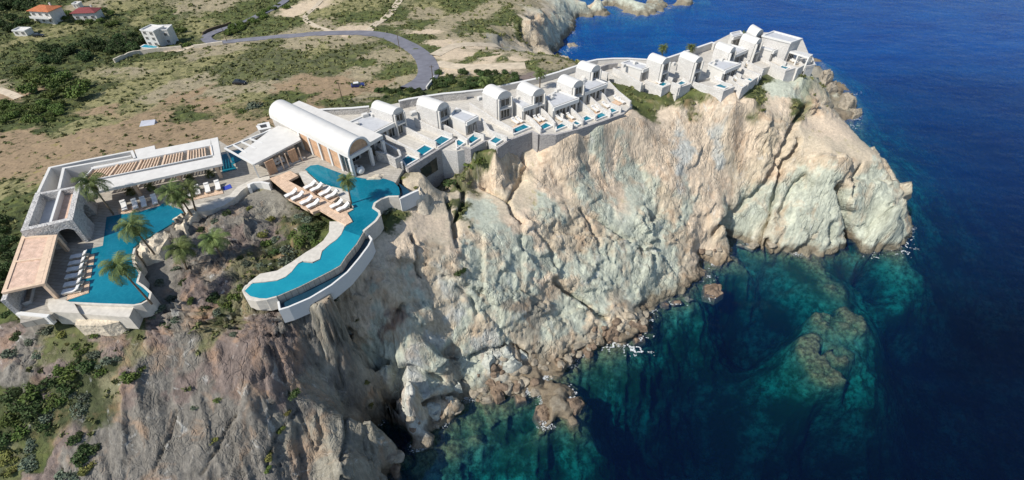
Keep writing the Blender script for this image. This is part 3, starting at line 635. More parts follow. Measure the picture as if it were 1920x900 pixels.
planks('paving', (.36, .33, .28), (.42, .385, .33), .7, .85, R(8), .7, .15)
planks('paving_light', (.49, .46, .41), (.54, .51, .45), .9, .85, R(30), .8, .12)
simple('beam_wood', (.66, .49, .35), .7, .12, 2)
def stone(name, c1, c2, mortar, sc_, bump):
    m, N, L, b = newmat(name); noise, ramp, math_, mix = nodes_helpers(N, L)
    geo = N.new('ShaderNodeNewGeometry')
    nz_ = N.new('ShaderNodeTexNoise'); nz_.inputs['Scale'].default_value = sc_; L.new(geo.outputs['Position'], nz_.inputs['Vector'])
    ad = N.new('ShaderNodeVectorMath'); ad.operation = 'MULTIPLY_ADD'; ad.inputs[1].default_value = (.35,) * 3; L.new(nz_.outputs[1], ad.inputs[0]); L.new(geo.outputs['Position'], ad.inputs[2])
    mp = N.new('ShaderNodeMapping'); mp.inputs['Scale'].default_value = (1, 1, 2.0); L.new(ad.outputs[0], mp.inputs['Vector'])
    vo = N.new('ShaderNodeTexVoronoi'); vo.inputs['Scale'].default_value = sc_; L.new(mp.outputs[0], vo.inputs['Vector'])
    ve = N.new('ShaderNodeTexVoronoi'); ve.feature = 'DISTANCE_TO_EDGE'; ve.inputs['Scale'].default_value = sc_; L.new(mp.outputs[0], ve.inputs['Vector'])
    sp = N.new('ShaderNodeSeparateColor'); L.new(vo.outputs['Color'], sp.inputs[0])
    c = mix(sp.outputs[0], c1, c2); c = mix(ramp(noise(geo.outputs['Position'], .5, 4), .4, .65), c, mix(.5, c, mortar))
    c = mix(ramp(ve.outputs[0], .10, .02), c, mortar); L.new(c, b.inputs['Base Color']); b.inputs['Roughness'].default_value = .95; b.inputs['Specular IOR Level'].default_value = .15
    bp = N.new('ShaderNodeBump'); bp.inputs['Strength'].default_value = bump; bp.inputs['Distance'].default_value = .08
    L.new(ramp(ve.outputs[0], 0, .2), bp.inputs['Height']); L.new(bp.outputs[0], b.inputs['Normal'])
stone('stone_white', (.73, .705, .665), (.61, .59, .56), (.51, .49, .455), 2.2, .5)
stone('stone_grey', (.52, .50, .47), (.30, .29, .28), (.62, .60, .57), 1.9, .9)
stone('stone_dark', (.36, .34, .33), (.24, .23, .23), (.42, .40, .38), 1.6, .7)  # on the retaining walls this dark tone is painted shade
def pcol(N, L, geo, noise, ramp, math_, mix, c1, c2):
    # noise tone for depth, and caustic light painted in as a pale net
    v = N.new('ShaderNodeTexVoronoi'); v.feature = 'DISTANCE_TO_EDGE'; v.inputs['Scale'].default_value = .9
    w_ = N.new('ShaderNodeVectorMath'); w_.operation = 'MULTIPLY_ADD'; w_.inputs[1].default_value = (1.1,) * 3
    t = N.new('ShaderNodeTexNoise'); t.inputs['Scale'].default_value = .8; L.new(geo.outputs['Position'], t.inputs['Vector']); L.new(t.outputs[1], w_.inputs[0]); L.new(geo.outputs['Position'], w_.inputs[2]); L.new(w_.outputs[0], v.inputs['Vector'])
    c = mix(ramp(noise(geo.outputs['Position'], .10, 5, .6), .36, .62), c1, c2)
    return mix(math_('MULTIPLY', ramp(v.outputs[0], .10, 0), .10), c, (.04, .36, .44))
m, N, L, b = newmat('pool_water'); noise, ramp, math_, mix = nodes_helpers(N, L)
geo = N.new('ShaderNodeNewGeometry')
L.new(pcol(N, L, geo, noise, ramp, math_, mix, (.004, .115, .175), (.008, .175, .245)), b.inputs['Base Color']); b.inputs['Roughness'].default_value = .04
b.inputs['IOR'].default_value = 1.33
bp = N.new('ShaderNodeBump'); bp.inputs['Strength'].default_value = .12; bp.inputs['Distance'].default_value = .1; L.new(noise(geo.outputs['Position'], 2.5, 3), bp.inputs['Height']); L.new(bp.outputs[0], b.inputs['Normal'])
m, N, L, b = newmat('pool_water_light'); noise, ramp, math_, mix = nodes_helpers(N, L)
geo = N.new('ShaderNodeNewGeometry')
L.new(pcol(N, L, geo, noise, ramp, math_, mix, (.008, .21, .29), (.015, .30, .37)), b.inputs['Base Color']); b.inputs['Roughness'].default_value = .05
simple('water_dark', (.012, .045, .075), .05, .25, .4, spec=.5)
simple('glass_dark', (.035, .04, .04), .08, .2, 1.5, spec=.5)
simple('foam', (.80, .84, .85), .7, .1, 2)
MATS['foam'].node_tree.nodes['Principled BSDF'].inputs['Alpha'].default_value = .5

# ------------------------------------------------------------------ private villas
def window(parent, a, b, z0, z1, s0, s1, out, bars=2):
    """glazed opening on the wall a-b between fractions s0, s1"""
    a, b = Vector(a[:2]), Vector(b[:2]); p, q = a + (b - a) * s0, a + (b - a) * s1; d = (q - p).normalized(); o = Vector(out[:2]).normalized()
    fm = MB(); t = .12
    def bar(u, v, za, zb): fm.wall(u + o * .08, v + o * .08, .16, za, zb)
    bar(p, q, z0, z0 + t); bar(p, q, z1 - t, z1)
    for k in range(bars + 1):
        c = p + (q - p) * (k / bars); e = d * t / 2; c = c + (e if k == 0 else -e if k == bars else e * 0); bar(c - e, c + e, z0 + t, z1 - t)
    w_ = fm.build('window', 'concrete', parent)
    g = MB(); g.wall(p + d * .1 + o * .03, q - d * .1 + o * .03, .05, z0 + t, z1 - t); g.build('pane', 'glass_dark', w_)
    return w_
EZ = 5.4
def make_villa(label, vaults=(), flats=(), walls=(), units=(), base=D - 1.0, batter=.0, extra=None):
    pts = [v[0] for v in vaults] + [f[0] for f in flats]
    e = empty('villa', (*P(*pts[0], D)[:2], D), label, 'villa', 'vaulted villas along the clifftop')
    for (f1, f2, b1) in vaults:
        F1, F2, B1 = [Vector(P(*p, D + EZ)[:2]) for p in (f1, f2, b1)]; B2 = B1 + F2 - F1
        mb = MB(); mb.prism([tuple(F1), tuple(F2), tuple(B2), tuple(B1)], base, D + EZ, batter); mb.build('wall', 'stone_white', e)
        wd = (F2 - F1).length; ax = (B1 - F1).normalized(); sd = (F2 - F1).normalized()
        mb = MB(); i = .18; mb.vault(F1 + sd * i - ax * .12, F2 - sd * i - ax * .12, B1 + sd * i, D + EZ - .01, wd * .40); mb.build('vault_roof', 'vault_white', e, True)
        mb = MB(); mb.wall(F1 + sd * .09, B1 + sd * .09, .22, D + EZ - .02, D + EZ + .16); mb.build('ledge', 'trim_white', e)
        out = -ax
        # thick surround of the sea-facing front
        window(e, F1, F2, D + 3.2, D + EZ - .25, .24, .82, out, 2); window(e, F1, F2, D + .1, D + 2.4, .24, .82, out, 3)
        mb = MB(); mb.wall(F1 + out * .35 + sd * .2, F1 + out * .35 + sd * .5, .6, base, D + EZ); mb.wall(F2 + out * .35 - sd * .5, F2 + out * .35 - sd * .2, .6, base, D + EZ)
        mb.wall((F1 + out * .35 + sd * .5), (F2 + out * .35 - sd * .5), .6, D + 2.55, D + 2.95); mb.build('front_frame', 'render_white', e)
    for (f1, f2, b2, b1) in flats:
        q = xy((f1, f2, b2, b1), D + 3.4)
        mb = MB(); mb.prism(q, base, D + 3.1, batter); mb.build('wall', 'render_white', e)
        mb = MB(); mb.band([Vector(p) for p in q], .35, D + 3.1, D + 3.5, True); mb.build('parapet', 'trim_white', e)
        c = sum((Vector(p) for p in q), Vector((0, 0))) / 4
        mb = MB(); mb.prism([tuple(c + (Vector(p) - c) * .93) for p in q], D + 3.1, D + 3.22); mb.build('flat_roof', 'roof_grey', e)
        A_, B_ = Vector(q[0]), Vector(q[1]); out = (Vector(q[0]) - Vector(q[3])).normalized()
        mb = MB(); mb.wall(A_ + out * .3, B_ + out * .3, .6, D + 2.55, D + 3.5); mb.build('fascia', 'trim_white', e)
        window(e, A_, B_, D + .05, D + 2.4, .12, .50, out, 3); window(e, A_, B_, D + .05, D + 2.4, .56, .92, out, 3)
    for wl in walls:
        pts = [Vector(P(a, b, D + 1.3)[:2]) for a, b in wl]; n = len(pts)
        mb = MB(); mb.band(pts, .38, D - 1.5, [D + 2.3] + [D + 1.35] * (n - 1) if n > 2 else [D + 1.5] * n); mb.build('terrace_wall', 'stone_white', e)
    for (a, b, s_) in units:
        p = P(a, b, D + 3.8); mb = MB(); mb.box((p.x, p.y, D + 3.5), (s_, s_ * .8, .75), R(35)); mb.box((p.x, p.y, D + 3.92), (s_ * .8, s_ * .6, .08), R(35)); mb.build('roof_vent', 'render_white', e)
    return e
make_villa('villa beside the main hall, its low roof touching the hall slab', [((735, 216), (757, 207), (695, 202))], [((696, 250), (747, 224), (704, 208), (648, 232))],
           [[(718, 271), (748, 282), (753, 306)], [(713, 255), (744, 265), (787, 288)]], [(701, 213, 1.3), (684, 214, 1.4), (650, 230, 1.0), (668, 231, 1.2)])
make_villa('villa second from the main hall, with bare grass plot behind its low wing', [((818, 209), (842, 198), (780, 196))], [((872, 229), (894, 217), (856, 203), (845, 217))],
           [[(747, 237), (775, 246), (818, 267)], [(778, 228), (812, 239), (849, 252)], [(816, 232), (850, 243), (877, 262)], [(866, 228), (891, 235)], [(889, 247), (909, 253)]], [(775, 210, 1.5), (858, 205, .9)])
make_villa('villa third from the main hall, two large windows facing its broad terrace', [((931, 187), (960, 179), (904, 174))], [((979, 202), (1006, 193), (973, 180), (962, 188))],
           [[(903, 228), (918, 244), (951, 257)], [(881, 200), (922, 220), (963, 242)], [(890, 247), (908, 254)]], [(973, 181, 1.2), (900, 182, 1.2)])
make_villa('villa fourth from the main hall, beside the lone courtyard palm', [((997, 181), (1022, 174), (968, 167))], [((1037, 201), (1084, 184), (1045, 170), (1024, 182))],
           [[(964, 194), (980, 210), (999, 224), (1015, 241)], [(1009, 205), (1025, 212), (1041, 231)], [(1029, 196), (1057, 217)], [(1056, 224), (1075, 234)]], [(1037, 176, .9), (1035, 182, .9), (1046, 167, 1.4)])
make_villa('villa fifth from the main hall, above three narrow terraces', [((1073, 165), (1095, 158), (1044, 153))], [((1096, 172), (1138, 156), (1104, 143), (1094, 155))],
           [[(1064, 203), (1079, 210), (1094, 226)], [(1087, 195), (1102, 202), (1118, 217)], [(1101, 182), (1113, 187), (1128, 202), (1146, 212)]], [(1095, 147, .9), (1094, 150, .9), (1096, 143, 1.3)])
make_villa('villa sixth from the main hall, last before the grassy gap', [((1107, 136), (1126, 129), (1080, 127))], [],
           [[(1119, 173), (1133, 178), (1142, 192), (1166, 202)], [(1140, 158), (1158, 170), (1183, 190)], [(1128, 134), (1140, 138)]])
make_villa('villa first beyond the grassy gap, low flat wing towards the gap', [((1240, 121), (1256, 115), (1213, 111))], [((1203, 130), (1220, 123), (1181, 113), (1166, 118))],
           [[(1234, 138), (1262, 148)], [(1150, 128), (1204, 157)]], [(1191, 116, 1.0), (1170, 121, .9)], base=D - 2)
make_villa('villa second beyond the grassy gap, tall white side wall', [((1302, 118), (1318, 113), (1273, 106))], [],
           [[(1260, 155), (1277, 161)], [(1298, 142), (1303, 146)]], [(1264, 118, 1.0)], base=D - 2)
make_villa('villa third beyond the grassy gap, wide low wing in front of its vault', [((1367, 100), (1379, 94), (1340, 89))], [((1357, 132), (1387, 119), (1347, 111), (1329, 119)), ((1379, 101), (1400, 92), (1370, 83), (1362, 92))],
           [[(1375, 134), (1391, 142)], [(1357, 139), (1376, 147)], [(1383, 147), (1405, 155)], [(1386, 115), (1398, 120)], [(1389, 106), (1404, 114)], [(1392, 128), (1425, 142)]], [(1341, 112, 1.0), (1355, 110, .9), (1340, 118, .9)], base=D - 2)
make_villa('villa fourth beyond the grassy gap, beside the palm at the headland', [((1416, 83), (1428, 78), (1388, 73))], [((1448, 95), (1461, 89), (1437, 82), (1428, 89))],
           [[(1404, 118), (1432, 132)], [(1412, 98), (1448, 104)], [(1450, 106), (1475, 118)]], base=D - 2)
make_villa('small vaulted villa at the back of the headland', [((1416, 69), (1431, 63), (1400, 59))], [((1374, 69), (1393, 64), (1388, 58), (1370, 62))], [], base=D - 3)
# the block at the tip
e = empty('guest_block', (*P(1483, 79, D)[:2], D), 'tall flat roofed white block at the tip of the headland', 'building')
q = xy([(1483, 80), (1503, 73), (1451, 59), (1430, 67)], D + 6.0); mb = MB(); mb.prism(q, D - 2, D + 5.7, -.06); mb.build('wall', 'stone_white', e)
mb = MB(); mb.band([Vector(p) for p in q], .4, D + 5.7, D + 6.2, True); mb.build('parapet', 'trim_white', e)
c = sum((Vector(p) for p in q), Vector((0, 0))) / 4; mb = MB(); mb.prism([tuple(c + (Vector(p) - c) * .95) for p in q], D + 5.7, D + 5.85); mb.build('flat_roof', 'roof_grey', e)
window(e, q[0], q[1], D + .2, D + 2.6, .2, .8, Vector(q[0]) - Vector(q[3]), 3)
e = empty('slatted_pergola', (*P(1500, 100, D)[:2], D), 'white slatted pergola beside the tall block at the headland tip', 'pergola')
A_, B_ = P(1482, 94, D + 3), P(1524, 104, D + 3); A2, B2 = P(1478, 97, D + 3), P(1517, 109, D + 3)
mb = MB(); mb.wall(A_, B_, .3, D + 2.8, D + 3.1); mb.wall(A2, B2, .3, D + 2.8, D + 3.1); mb.build('beam', 'trim_white', e)
mb = MB()
for k in range(16): u = (k + .5) / 16; mb.wall(A_.lerp(B_, u), A2.lerp(B2, u), .3, D + 3.1, D + 3.3)
mb.build('slats', 'trim_white', e)
for u in (0.02, .5, .98):
    p = A_.lerp(B_, u); mb = MB(); mb.box((p.x, p.y, D + 1), (.4, .4, 3.6), R(30)); mb.build('post', 'trim_white', e)
    p = A2.lerp(B2, u); mb = MB(); mb.box((p.x, p.y, D + 1), (.4, .4, 3.6), R(30)); mb.build('post', 'trim_white', e)

# ---- platforms that carry the two rows
def platform(name, poly, z1, z0, mat, label, top='paving_light', batter=0.0):
    q = xy(poly, D); mb = MB(); mb.prism(q, z0, z1, batter)
    mb.mi = [1 if i == 1 else 0 for i in range(len(mb.f))]
    return tag(mb.build(name, [mat, top]), label, 'platform')
platform('terrace_platform', ROW1, D - .12, D - 11, 'stone_white', 'long stone retaining platform under the near row of villas')
platform('terrace_platform', [(1124, 119), (1128, 128), (1152, 142), (1204, 160), (1235, 142), (1300, 150), (1360, 142), (1425, 130), (1480, 112), (1520, 108), (1505, 72), (1450, 60), (1375, 60), (1335, 80), (1247, 110), (1180, 109)], D - .14, D - 9, 'stone_white', 'long stone retaining platform under the far row of villas')
# battered pool bastions of the far row
def bastion(poly, label, z0=D - 9, bt=.16):
    q = xy(poly, D + .8); mb = MB(); mb.prism(q, z0, D + .05, bt); mb.mi = [1 if i == 1 else 0 for i in range(len(mb.f))]
    o = tag(mb.build('pool_bastion', ['stone_white', 'paving_light']), label, 'terrace', 'battered stone pool terraces of the far row')
    mb = MB(); c = sum((Vector(p) for p in q), Vector((0, 0))) / len(q)
    mb.band([c + (Vector(p) - c) * .96 for p in (q[3], q[0], q[1], q[2])], .32, D + .05, D + .85); r = mb.build('parapet', 'stone_white', o); return o
bastion([(1242, 165), (1258, 158), (1236, 140), (1208, 150)], 'stone pool terrace nearest the grassy gap')
bastion([(1272, 165), (1296, 157), (1280, 145), (1260, 154)], 'small stone pool terrace second from the grassy gap')
bastion([(1357, 171), (1378, 163), (1333, 146), (1298, 153)], 'long stone pool terrace with a broad white flank, third from the grassy gap')
bastion([(1391, 166), (1427, 140), (1388, 124), (1360, 141)], 'stone terrace carrying narrow pools, fourth from the grassy gap')
bastion([(1474, 133), (1492, 128), (1446, 103), (1412, 100)], 'stone pool terrace with one square pool near the headland tip')
bastion([(1496, 129), (1509, 122), (1480, 99), (1452, 108)], 'stone terrace with two loungers near the headland tip')
bastion([(1513, 124), (1528, 121), (1523, 106), (1507, 110)], 'last small stone terrace at the headland tip')

# ---- plunge pools
PP = [([(753, 300), (766, 293), (784, 300), (762, 313)], 'plunge pool nearest the main hall'), ([(779, 285), (797, 273), (813, 280), (789, 296)], 'plunge pool second from the main hall'),
      ([(813, 266), (828, 256), (846, 262), (822, 277)], 'plunge pool third from the main hall'), ([(855, 266), (861, 263), (872, 269), (857, 280)], 'narrow plunge pool fourth from the main hall'),
      ([(877, 262), (889, 252), (904, 258), (882, 273)], 'plunge pool fifth from the main hall'), ([(917, 267), (930, 257), (945, 262), (930, 272)], 'plunge pool on its own spur, sixth from the main hall'),
      ([(963, 243), (983, 234), (995, 240), (964, 253)], 'plunge pool seventh from the main hall, beside two loungers'), ([(1013, 238), (1024, 231), (1036, 237), (1015, 247)], 'plunge pool eighth from the main hall'),
      ([(1042, 238), (1057, 231), (1067, 236), (1043, 246)], 'deep blue plunge pool ninth from the main hall'), ([(1073, 233), (1079, 228), (1090, 233), (1082, 237)], 'small plunge pool tenth from the main hall'),
      ([(1092, 223), (1100, 218), (1112, 224), (1096, 230)], 'plunge pool eleventh from the main hall'), ([(1118, 217), (1129, 212), (1141, 217), (1119, 226)], 'deep blue plunge pool twelfth from the main hall'),
      ([(1142, 206), (1152, 203), (1161, 208), (1146, 215)], 'last plunge pool before the grassy gap'), ([(1233, 161), (1243, 155), (1254, 158), (1243, 164)], 'plunge pool first beyond the grassy gap'),
      ([(1269, 158), (1278, 153), (1288, 157), (1276, 162)], 'plunge pool second beyond the grassy gap'), ([(1339, 163), (1357, 156), (1372, 161), (1358, 168)], 'large plunge pool on the long white flanked terrace'),
      ([(1402, 140), (1408, 136), (1419, 140), (1413, 143)], 'narrow plunge pool on the fourth far terrace, towards the headland'), ([(1398, 150), (1405, 148), (1414, 152), (1408, 155)], 'narrow plunge pool on the fourth far terrace, towards the cliff'),
      ([(1461, 128), (1466, 124), (1480, 128), (1473, 132)], 'square plunge pool nearest the headland tip')]
for poly, lab in PP:
    q = xy(poly, D); c = sum((Vector(p) for p in q), Vector((0, 0))) / 4
    o = MB(); o.band([Vector(p) for p in q], .34, D - .12, D + .34, True); b_ = tag(o.build('plunge_pool', 'trim_white'), lab + ' with white rim', 'pool', 'plunge pools on the villa terraces')
    o = MB(); o.prism([tuple(c + (Vector(p) - c) * .97) for p in q], D - .1, D + .16); o.build('water', 'pool_water', b_)
# ------------------------------------------------------------------ road-side boundary walls
def bwall(pts, z1, label, t=.5, z0=D - 4, mat='stone_grey', cap=True):
    q = [Vector(P(a, b, z1)[:2]) for a, b in pts]
    mb = MB(); mb.band(q, t, z0, z1); o = tag(mb.build('boundary_wall', mat), label, 'wall')
    if cap: mb = MB(); mb.band(q, t + .2, z1, z1 + .14); mb.build('coping', 'trim_white', o)
    return o
bwall([(587, 207), (615, 205), (660, 203), (692, 200)], D + 1.5, 'grey stone wall behind the main hall and its forecourt')
bwall([(748, 190), (765, 186), (790, 182), (830, 176), (874, 172)], D + 2.0, 'tall grey stone wall between the road bend and the near villas')
bwall([(862, 173), (908, 168), (956, 158), (1004, 148), (1045, 136), (1084, 123), (1098, 117), (1120, 112), (1150, 110), (1178, 110), (1212, 112)], D + 1.4, 'long curved boundary wall behind the villas above the bay', mat='render_white')
bwall([(1126, 125), (1140, 120), (1158, 118)], D + 1.4, 'short curved grey wall beside the forecourt of the far row', mat='stone_dark', cap=False)
bwall([(1248, 110), (1275, 101), (1300, 92), (1335, 80), (1341, 82)], D + 1.8, 'straight boundary wall behind the two far palms', mat='stone_white')
for poly in ([(1312, 106), (1323, 101)], [(1328, 99), (1336, 95)], [(1316, 110), (1327, 106)]):
    pass
# ------------------------------------------------------------------ left pool club
def slab(name, poly, z0, z1, mat, parent=None, zp=None, lab=None, cat=None, group=None):
    mb = MB(); mb.prism(xy(poly, z1 if zp is None else zp), z0, z1)
    o = mb.build(name, mat, parent)
    if lab: tag(o, lab, cat, group)
    return o
slab('terrace', [(38, 606), (92, 594), (122, 568), (160, 469), (193, 461), (200, 407), (300, 386), (345, 396), (395, 385), (432, 374), (448, 352), (475, 335), (515, 330), (590, 320), (660, 340), (742, 342), (755, 318), (700, 290), (640, 270), (560, 250), (500, 235), (430, 275), (408, 262), (100, 320), (60, 380), (38, 450)], D - 1.2, D, 'paving', lab='grey plank paved terrace around the pool club and main hall', cat='terrace')
LP = [(128, 567), (160, 469), (193, 461), (200, 407), (232, 401), (300, 386), (307, 380), (325, 388), (339, 393), (346, 400), (333, 413), (315, 424), (288, 440), (262, 455), (250, 464), (246, 480), (249, 497), (260, 512), (255, 530), (268, 540), (279, 549), (277, 559), (262, 568), (250, 572), (190, 570)]
pool = slab('swimming_pool', LP, D - 2.6, D - .05, 'trim_white', lab='angular swimming pool of the pool club at the left', cat='pool')
mb = MB(); mb.prism(xy(LP, D), D - .2, D + .06); mb.build('water', 'pool_water', pool)
cop = [(128, 568), (190, 571), (251, 573), (266, 570), (280, 562), (283, 550), (270, 538), (258, 530), (263, 512), (252, 497), (249, 481), (253, 466)]
mb = MB(); mb.band([Vector(P(a, b, D)[:2]) for a, b in cop], .34, D - 3.0, D + .12); mb.build('coping', 'coping', pool)
slab('ledge', [(150, 570), (250, 574), (241, 594), (160, 588), (93, 584), (95, 575)], D - 3.4, D - .35, 'coping', pool, zp=D - .2)
tag(slab('stone_ledge', [(145, 592), (231, 594), (222, 604), (190, 611), (140, 610)], D - 5, D - 1.6, 'pale_rock'), 'flat weathered stone ledge under the outer pool wall', 'ledge')
slab('swimming_pool', [(413, 291), (450, 281), (470, 287), (452, 300), (436, 308), (444, 317), (417, 324)], D - 1, D + .07, 'pool_water', lab='small blue pool between the long pavilion and the main hall', cat='pool')
# long pavilion
e = empty('long_pavilion', (*P(290, 320, D)[:2], D), 'long flat white pavilion with timber slats in its roof', 'pavilion')
RZ = D + 4
slab('roof', [(150, 366), (417, 307), (414, 292), (150, 345)], RZ - .5, RZ, 'render_white', e)
slab('roof', [(414, 292), (408, 257), (395, 260), (399, 291), (398.9, 295)], RZ - .5, RZ, 'render_white', e)
slab('roof', [(174, 318), (395, 273.5), (395, 260), (291, 280), (289.5, 272.5), (252, 281), (256, 296), (170, 314)], RZ - .5, RZ, 'render_white', e)
mb = MB()
A0, A1, B0, B1 = P(150, 343, RZ), P(399, 291.5, RZ), P(174, 317, RZ), P(395.5, 273, RZ)
for u in range(41):
    t = (u + .5) / 41
    if u % 8 == 7: continue
    mb.wall(A0.lerp(A1, t), B0.lerp(B1, t), .2, RZ - .4, RZ - .15)
mb.build('slats', 'beam_wood', e)
for u in range(6): t = u / 5; mb = MB(); mb.wall(A0.lerp(A1, t), B0.lerp(B1, t), .35, RZ - .45, RZ + .03); mb.build('beam', 'beam_wood', e)
mb = MB(); mb.band([A0, A1, B1, B0], .25, RZ - .2, RZ + .15, True); mb.build('upstand', 'trim_white', e)
mb = MB(); mb.prism(xy([(174, 318), (395, 273.5), (391, 262), (172, 306)], RZ), D, RZ - .5); mb.build('back_wall', 'render_white', e)
for (a, b, c_, d_) in ((252, 345, 264, 366), (333, 328, 343, 345), (405, 311, 415, 333)):
    q0 = P(c_, d_, D); q1 = P(a, b, RZ - .5)
    mb = MB(); mb.box((q0.x, q0.y, D + 1.75), (.55, .55, 3.5), R(15)); mb.build('column', 'beam_wood', e)
# open walls left of the roof
e = empty('service_court', (*P(110, 340, D)[:2], D), 'roofless grey court of nested high walls behind the pavilion', 'building')
for poly in ([(71, 361), (93, 314), (170, 298), (247, 283), (252, 296)], [(110, 354), (119, 315), (180, 304), (246, 292)]):
    mb = MB(); mb.band([Vector(P(a, b, RZ + .2)[:2]) for a, b in poly], .5, D - 2, RZ + .2); mb.build('wall', 'render_white', e)
slab('floor', [(71, 361), (93, 314), (247, 283), (252, 296), (172, 312), (150, 345)], D - 1, D + .6, 'roof_grey', e, zp=RZ)
# stone block with arches
def archwall(parent, a, b, t, z0, z1, c, w_, h, mat, name='wall', batter=0.0):
    a, b = Vector(a[:2]), Vector(b[:2]); L_ = (b - a).length; d = (b - a) / L_; n = Vector((-d.y, d.x))
    s0, s1 = c * L_ - w_ / 2, c * L_ + w_ / 2; K = 12
    arc = [(s0, z0)] + [(c * L_ - w_ / 2 * math.cos(math.pi * k / K), z0 + h - w_ / 2 + w_ / 2 * math.sin(math.pi * k / K)) for k in range(K + 1)] + [(s1, z0)]
    outl = [(0, z0)] + arc + [(L_, z0)]
    topz = [(s, z1) for s, _ in outl]
    vs = []; fs = []; m_ = len(outl)
    for side in (-1, 1):
        for (s, z) in outl + topz:
            off = n * side * t / 2 * (1 + (batter * (z1 - z)) * (1 if side == -1 else 0)); p = a + d * s + off; vs.append((p.x, p.y, z))
    M2 = 2 * m_
    for i in range(m_ - 1):
        fs.append((i, i + 1, m_ + i + 1, m_ + i)); fs.append((M2 + i + 1, M2 + i, M2 + m_ + i, M2 + m_ + i + 1))
        fs.append((i + 1, i, M2 + i, M2 + i + 1)); fs.append((m_ + i, m_ + i + 1, M2 + m_ + i + 1, M2 + m_ + i))
    fs.append((0, m_, M2 + m_, M2)); fs.append((m_ - 1, M2 + m_ - 1, M2 + 2 * m_ - 1, 2 * m_ - 1))
    mb = MB(); mb.add(vs, fs); return mb.build(name, mat, parent)
TZ_ = D + 5.0
e = empty('stone_pavilion', (*P(150, 440, D)[:2], D), 'rugged grey stone building with two arches at the pool corner', 'building')
fl, bl, br_, fr_ = [Vector(P(a, b, TZ_)[:2]) for a, b in ((38, 434), (66, 361), (151, 346), (136, 412))]
up = (fl - bl).normalized() * .45; rt = (fr_ - fl).normalized() * .45
archwall(e, fl + rt * 0 - up, fr_ - up + rt * 0, .9, D - 1, TZ_, .74, 3.0, 4.6, 'stone_grey', batter=.18)
archwall(e, fr_ - rt, br_ - rt, .9, D - 1.02, TZ_ + .015, .55, 3.2, 4.4, 'stone_grey', batter=.18)
mb = MB(); mb.wall(bl + rt, fl + rt, .9, D - 2, TZ_ - .03); mb.wall(bl + up, br_ + up, .6, D - 2.05, TZ_ - .06); mb.build('wall', 'stone_grey', e)
mb = MB(); i0, i1 = Vector(P(93, 419, TZ_)[:2]), Vector(P(112, 357, TZ_)[:2]); mb.wall(i0, i1, .4, TZ_ - 1.8, TZ_ - .05); mb.build('divider', 'trim_white', e)
slab('roof_deck', [(95, 417), (113, 358), (149, 351), (133, 408)], TZ_ - 1.4, TZ_ - 1.15, 'pergola_wood', e, zp=TZ_)
slab('roof', [(42, 430), (67, 364), (112, 356), (94, 418)], TZ_ - 2.2, TZ_ - 1.9, 'roof_grey', e, zp=TZ_)
# timber pergola and its room
PZ = D + 3.7
e = empty('timber_pergola', (*P(70, 540, D)[:2], D), 'pale timber pergola roof over the corner room at the far left', 'pergola')
FL_, BL_, BR_, FR_ = [Vector(P(a, b, PZ)[:2]) for a, b in ((7, 546), (43, 445), (103, 442), (80, 530))]
mb = MB(); mb.band([FL_, BL_, BR_, FR_], .55, PZ - .4, PZ, True); mb.build('frame', 'beam_wood', e)
mb = MB(); mb.prism([tuple(v) for v in (FL_, BL_, BR_, FR_)], PZ - .25, PZ - .12); mb.build('boards', 'pergola_wood', e)
mb = MB(); mb.wall(FL_.lerp(BL_, .52), FR_.lerp(BR_, .52), .35, PZ - .3, PZ + .03); mb.build('beam', 'beam_wood', e); mb = MB(); mb.wall(FR_ + (FL_ - FR_) * .13, BR_ + (BL_ - BR_) * .13, .9, PZ - .3, PZ + .02); mb.build('beam', 'beam_wood', e)
q0 = FR_; mb = MB(); mb.box((q0.x, q0.y, (D + PZ - .4) / 2), (.5, .5, PZ - .4 - D), R(10)); mb.build('post', 'beam_wood', e)
q0 = BR_; mb = MB(); mb.box((q0.x, q0.y, (D + PZ - .4) / 2), (.5, .5, PZ - .4 - D), R(10)); mb.build('post', 'beam_wood', e)
e = empty('corner_room', (*P(60, 590, D)[:2], D), 'low stone walled corner room with a white front kerb at the far left', 'building')
dirn = (FL_ - BL_).normalized()
mb = MB(); mb.wall(BL_ - (BR_ - BL_).normalized() * .1, FL_ + dirn * 1.6, .7, D - 3, PZ - .45); mb.build('wall', 'stone_grey', e)
mb = MB(); s0 = FL_ + dirn * 1.6; s1 = Vector(P(92, 594, D)[:2]); mb.wall(s0, s1, .6, D - 1.6, D + .25); mb.build('kerb', 'trim_white', e)
slab('steps', [(92, 562), (122, 563), (140, 570), (150, 588), (96, 586), (90, 575)], D - 2.5, D + .15, 'coping', e, zp=D)
mb = MB(); g0, g1 = Vector(P(46, 573, D)[:2]), Vector(P(68, 530, D)[:2]); mb.wall(g0, Vector(P(60, 568, D)[:2]), .12, D, D + .6); mb.wall(Vector(P(60, 568, D)[:2]), g1, .12, D, D + .6); mb.build('partition', 'concrete', e)

# timber lounger platforms
e = None
for k, poly in enumerate(([(146, 480), (177, 476), (175, 496), (143, 499)], [(141, 503), (173, 500), (170, 520), (139, 526)], [(131, 531), (168, 527), (166, 549), (125, 563)])):
    slab('timber_platform', poly, D - .1, D + .16, 'deck_wood', lab='timber lounger platform at the pool edge, %s of the three' % ('nearest the stone arch', 'middle', 'nearest the white pool wall')[k], cat='deck')
slab('timber_platform', [(222, 400), (222, 392), (298, 377), (300, 385), (262, 396), (232, 401)], D - .1, D + .14, 'deck_wood', lab='timber strip under four upright loungers at the head of the pool', cat='deck')
slab('timber_platform', [(343, 375), (345, 367), (416, 355), (419, 362), (365, 374)], D - .1, D + .14, 'deck_wood', lab='timber strip under the loungers right of the palm cluster', cat='deck')
slab('towel', [(417, 351), (431, 345), (435, 352), (420, 357)], D + .02, D + .08, 'blue_cloth', lab='blue mat at the end of the timber strip by the pavilion', cat='mat')
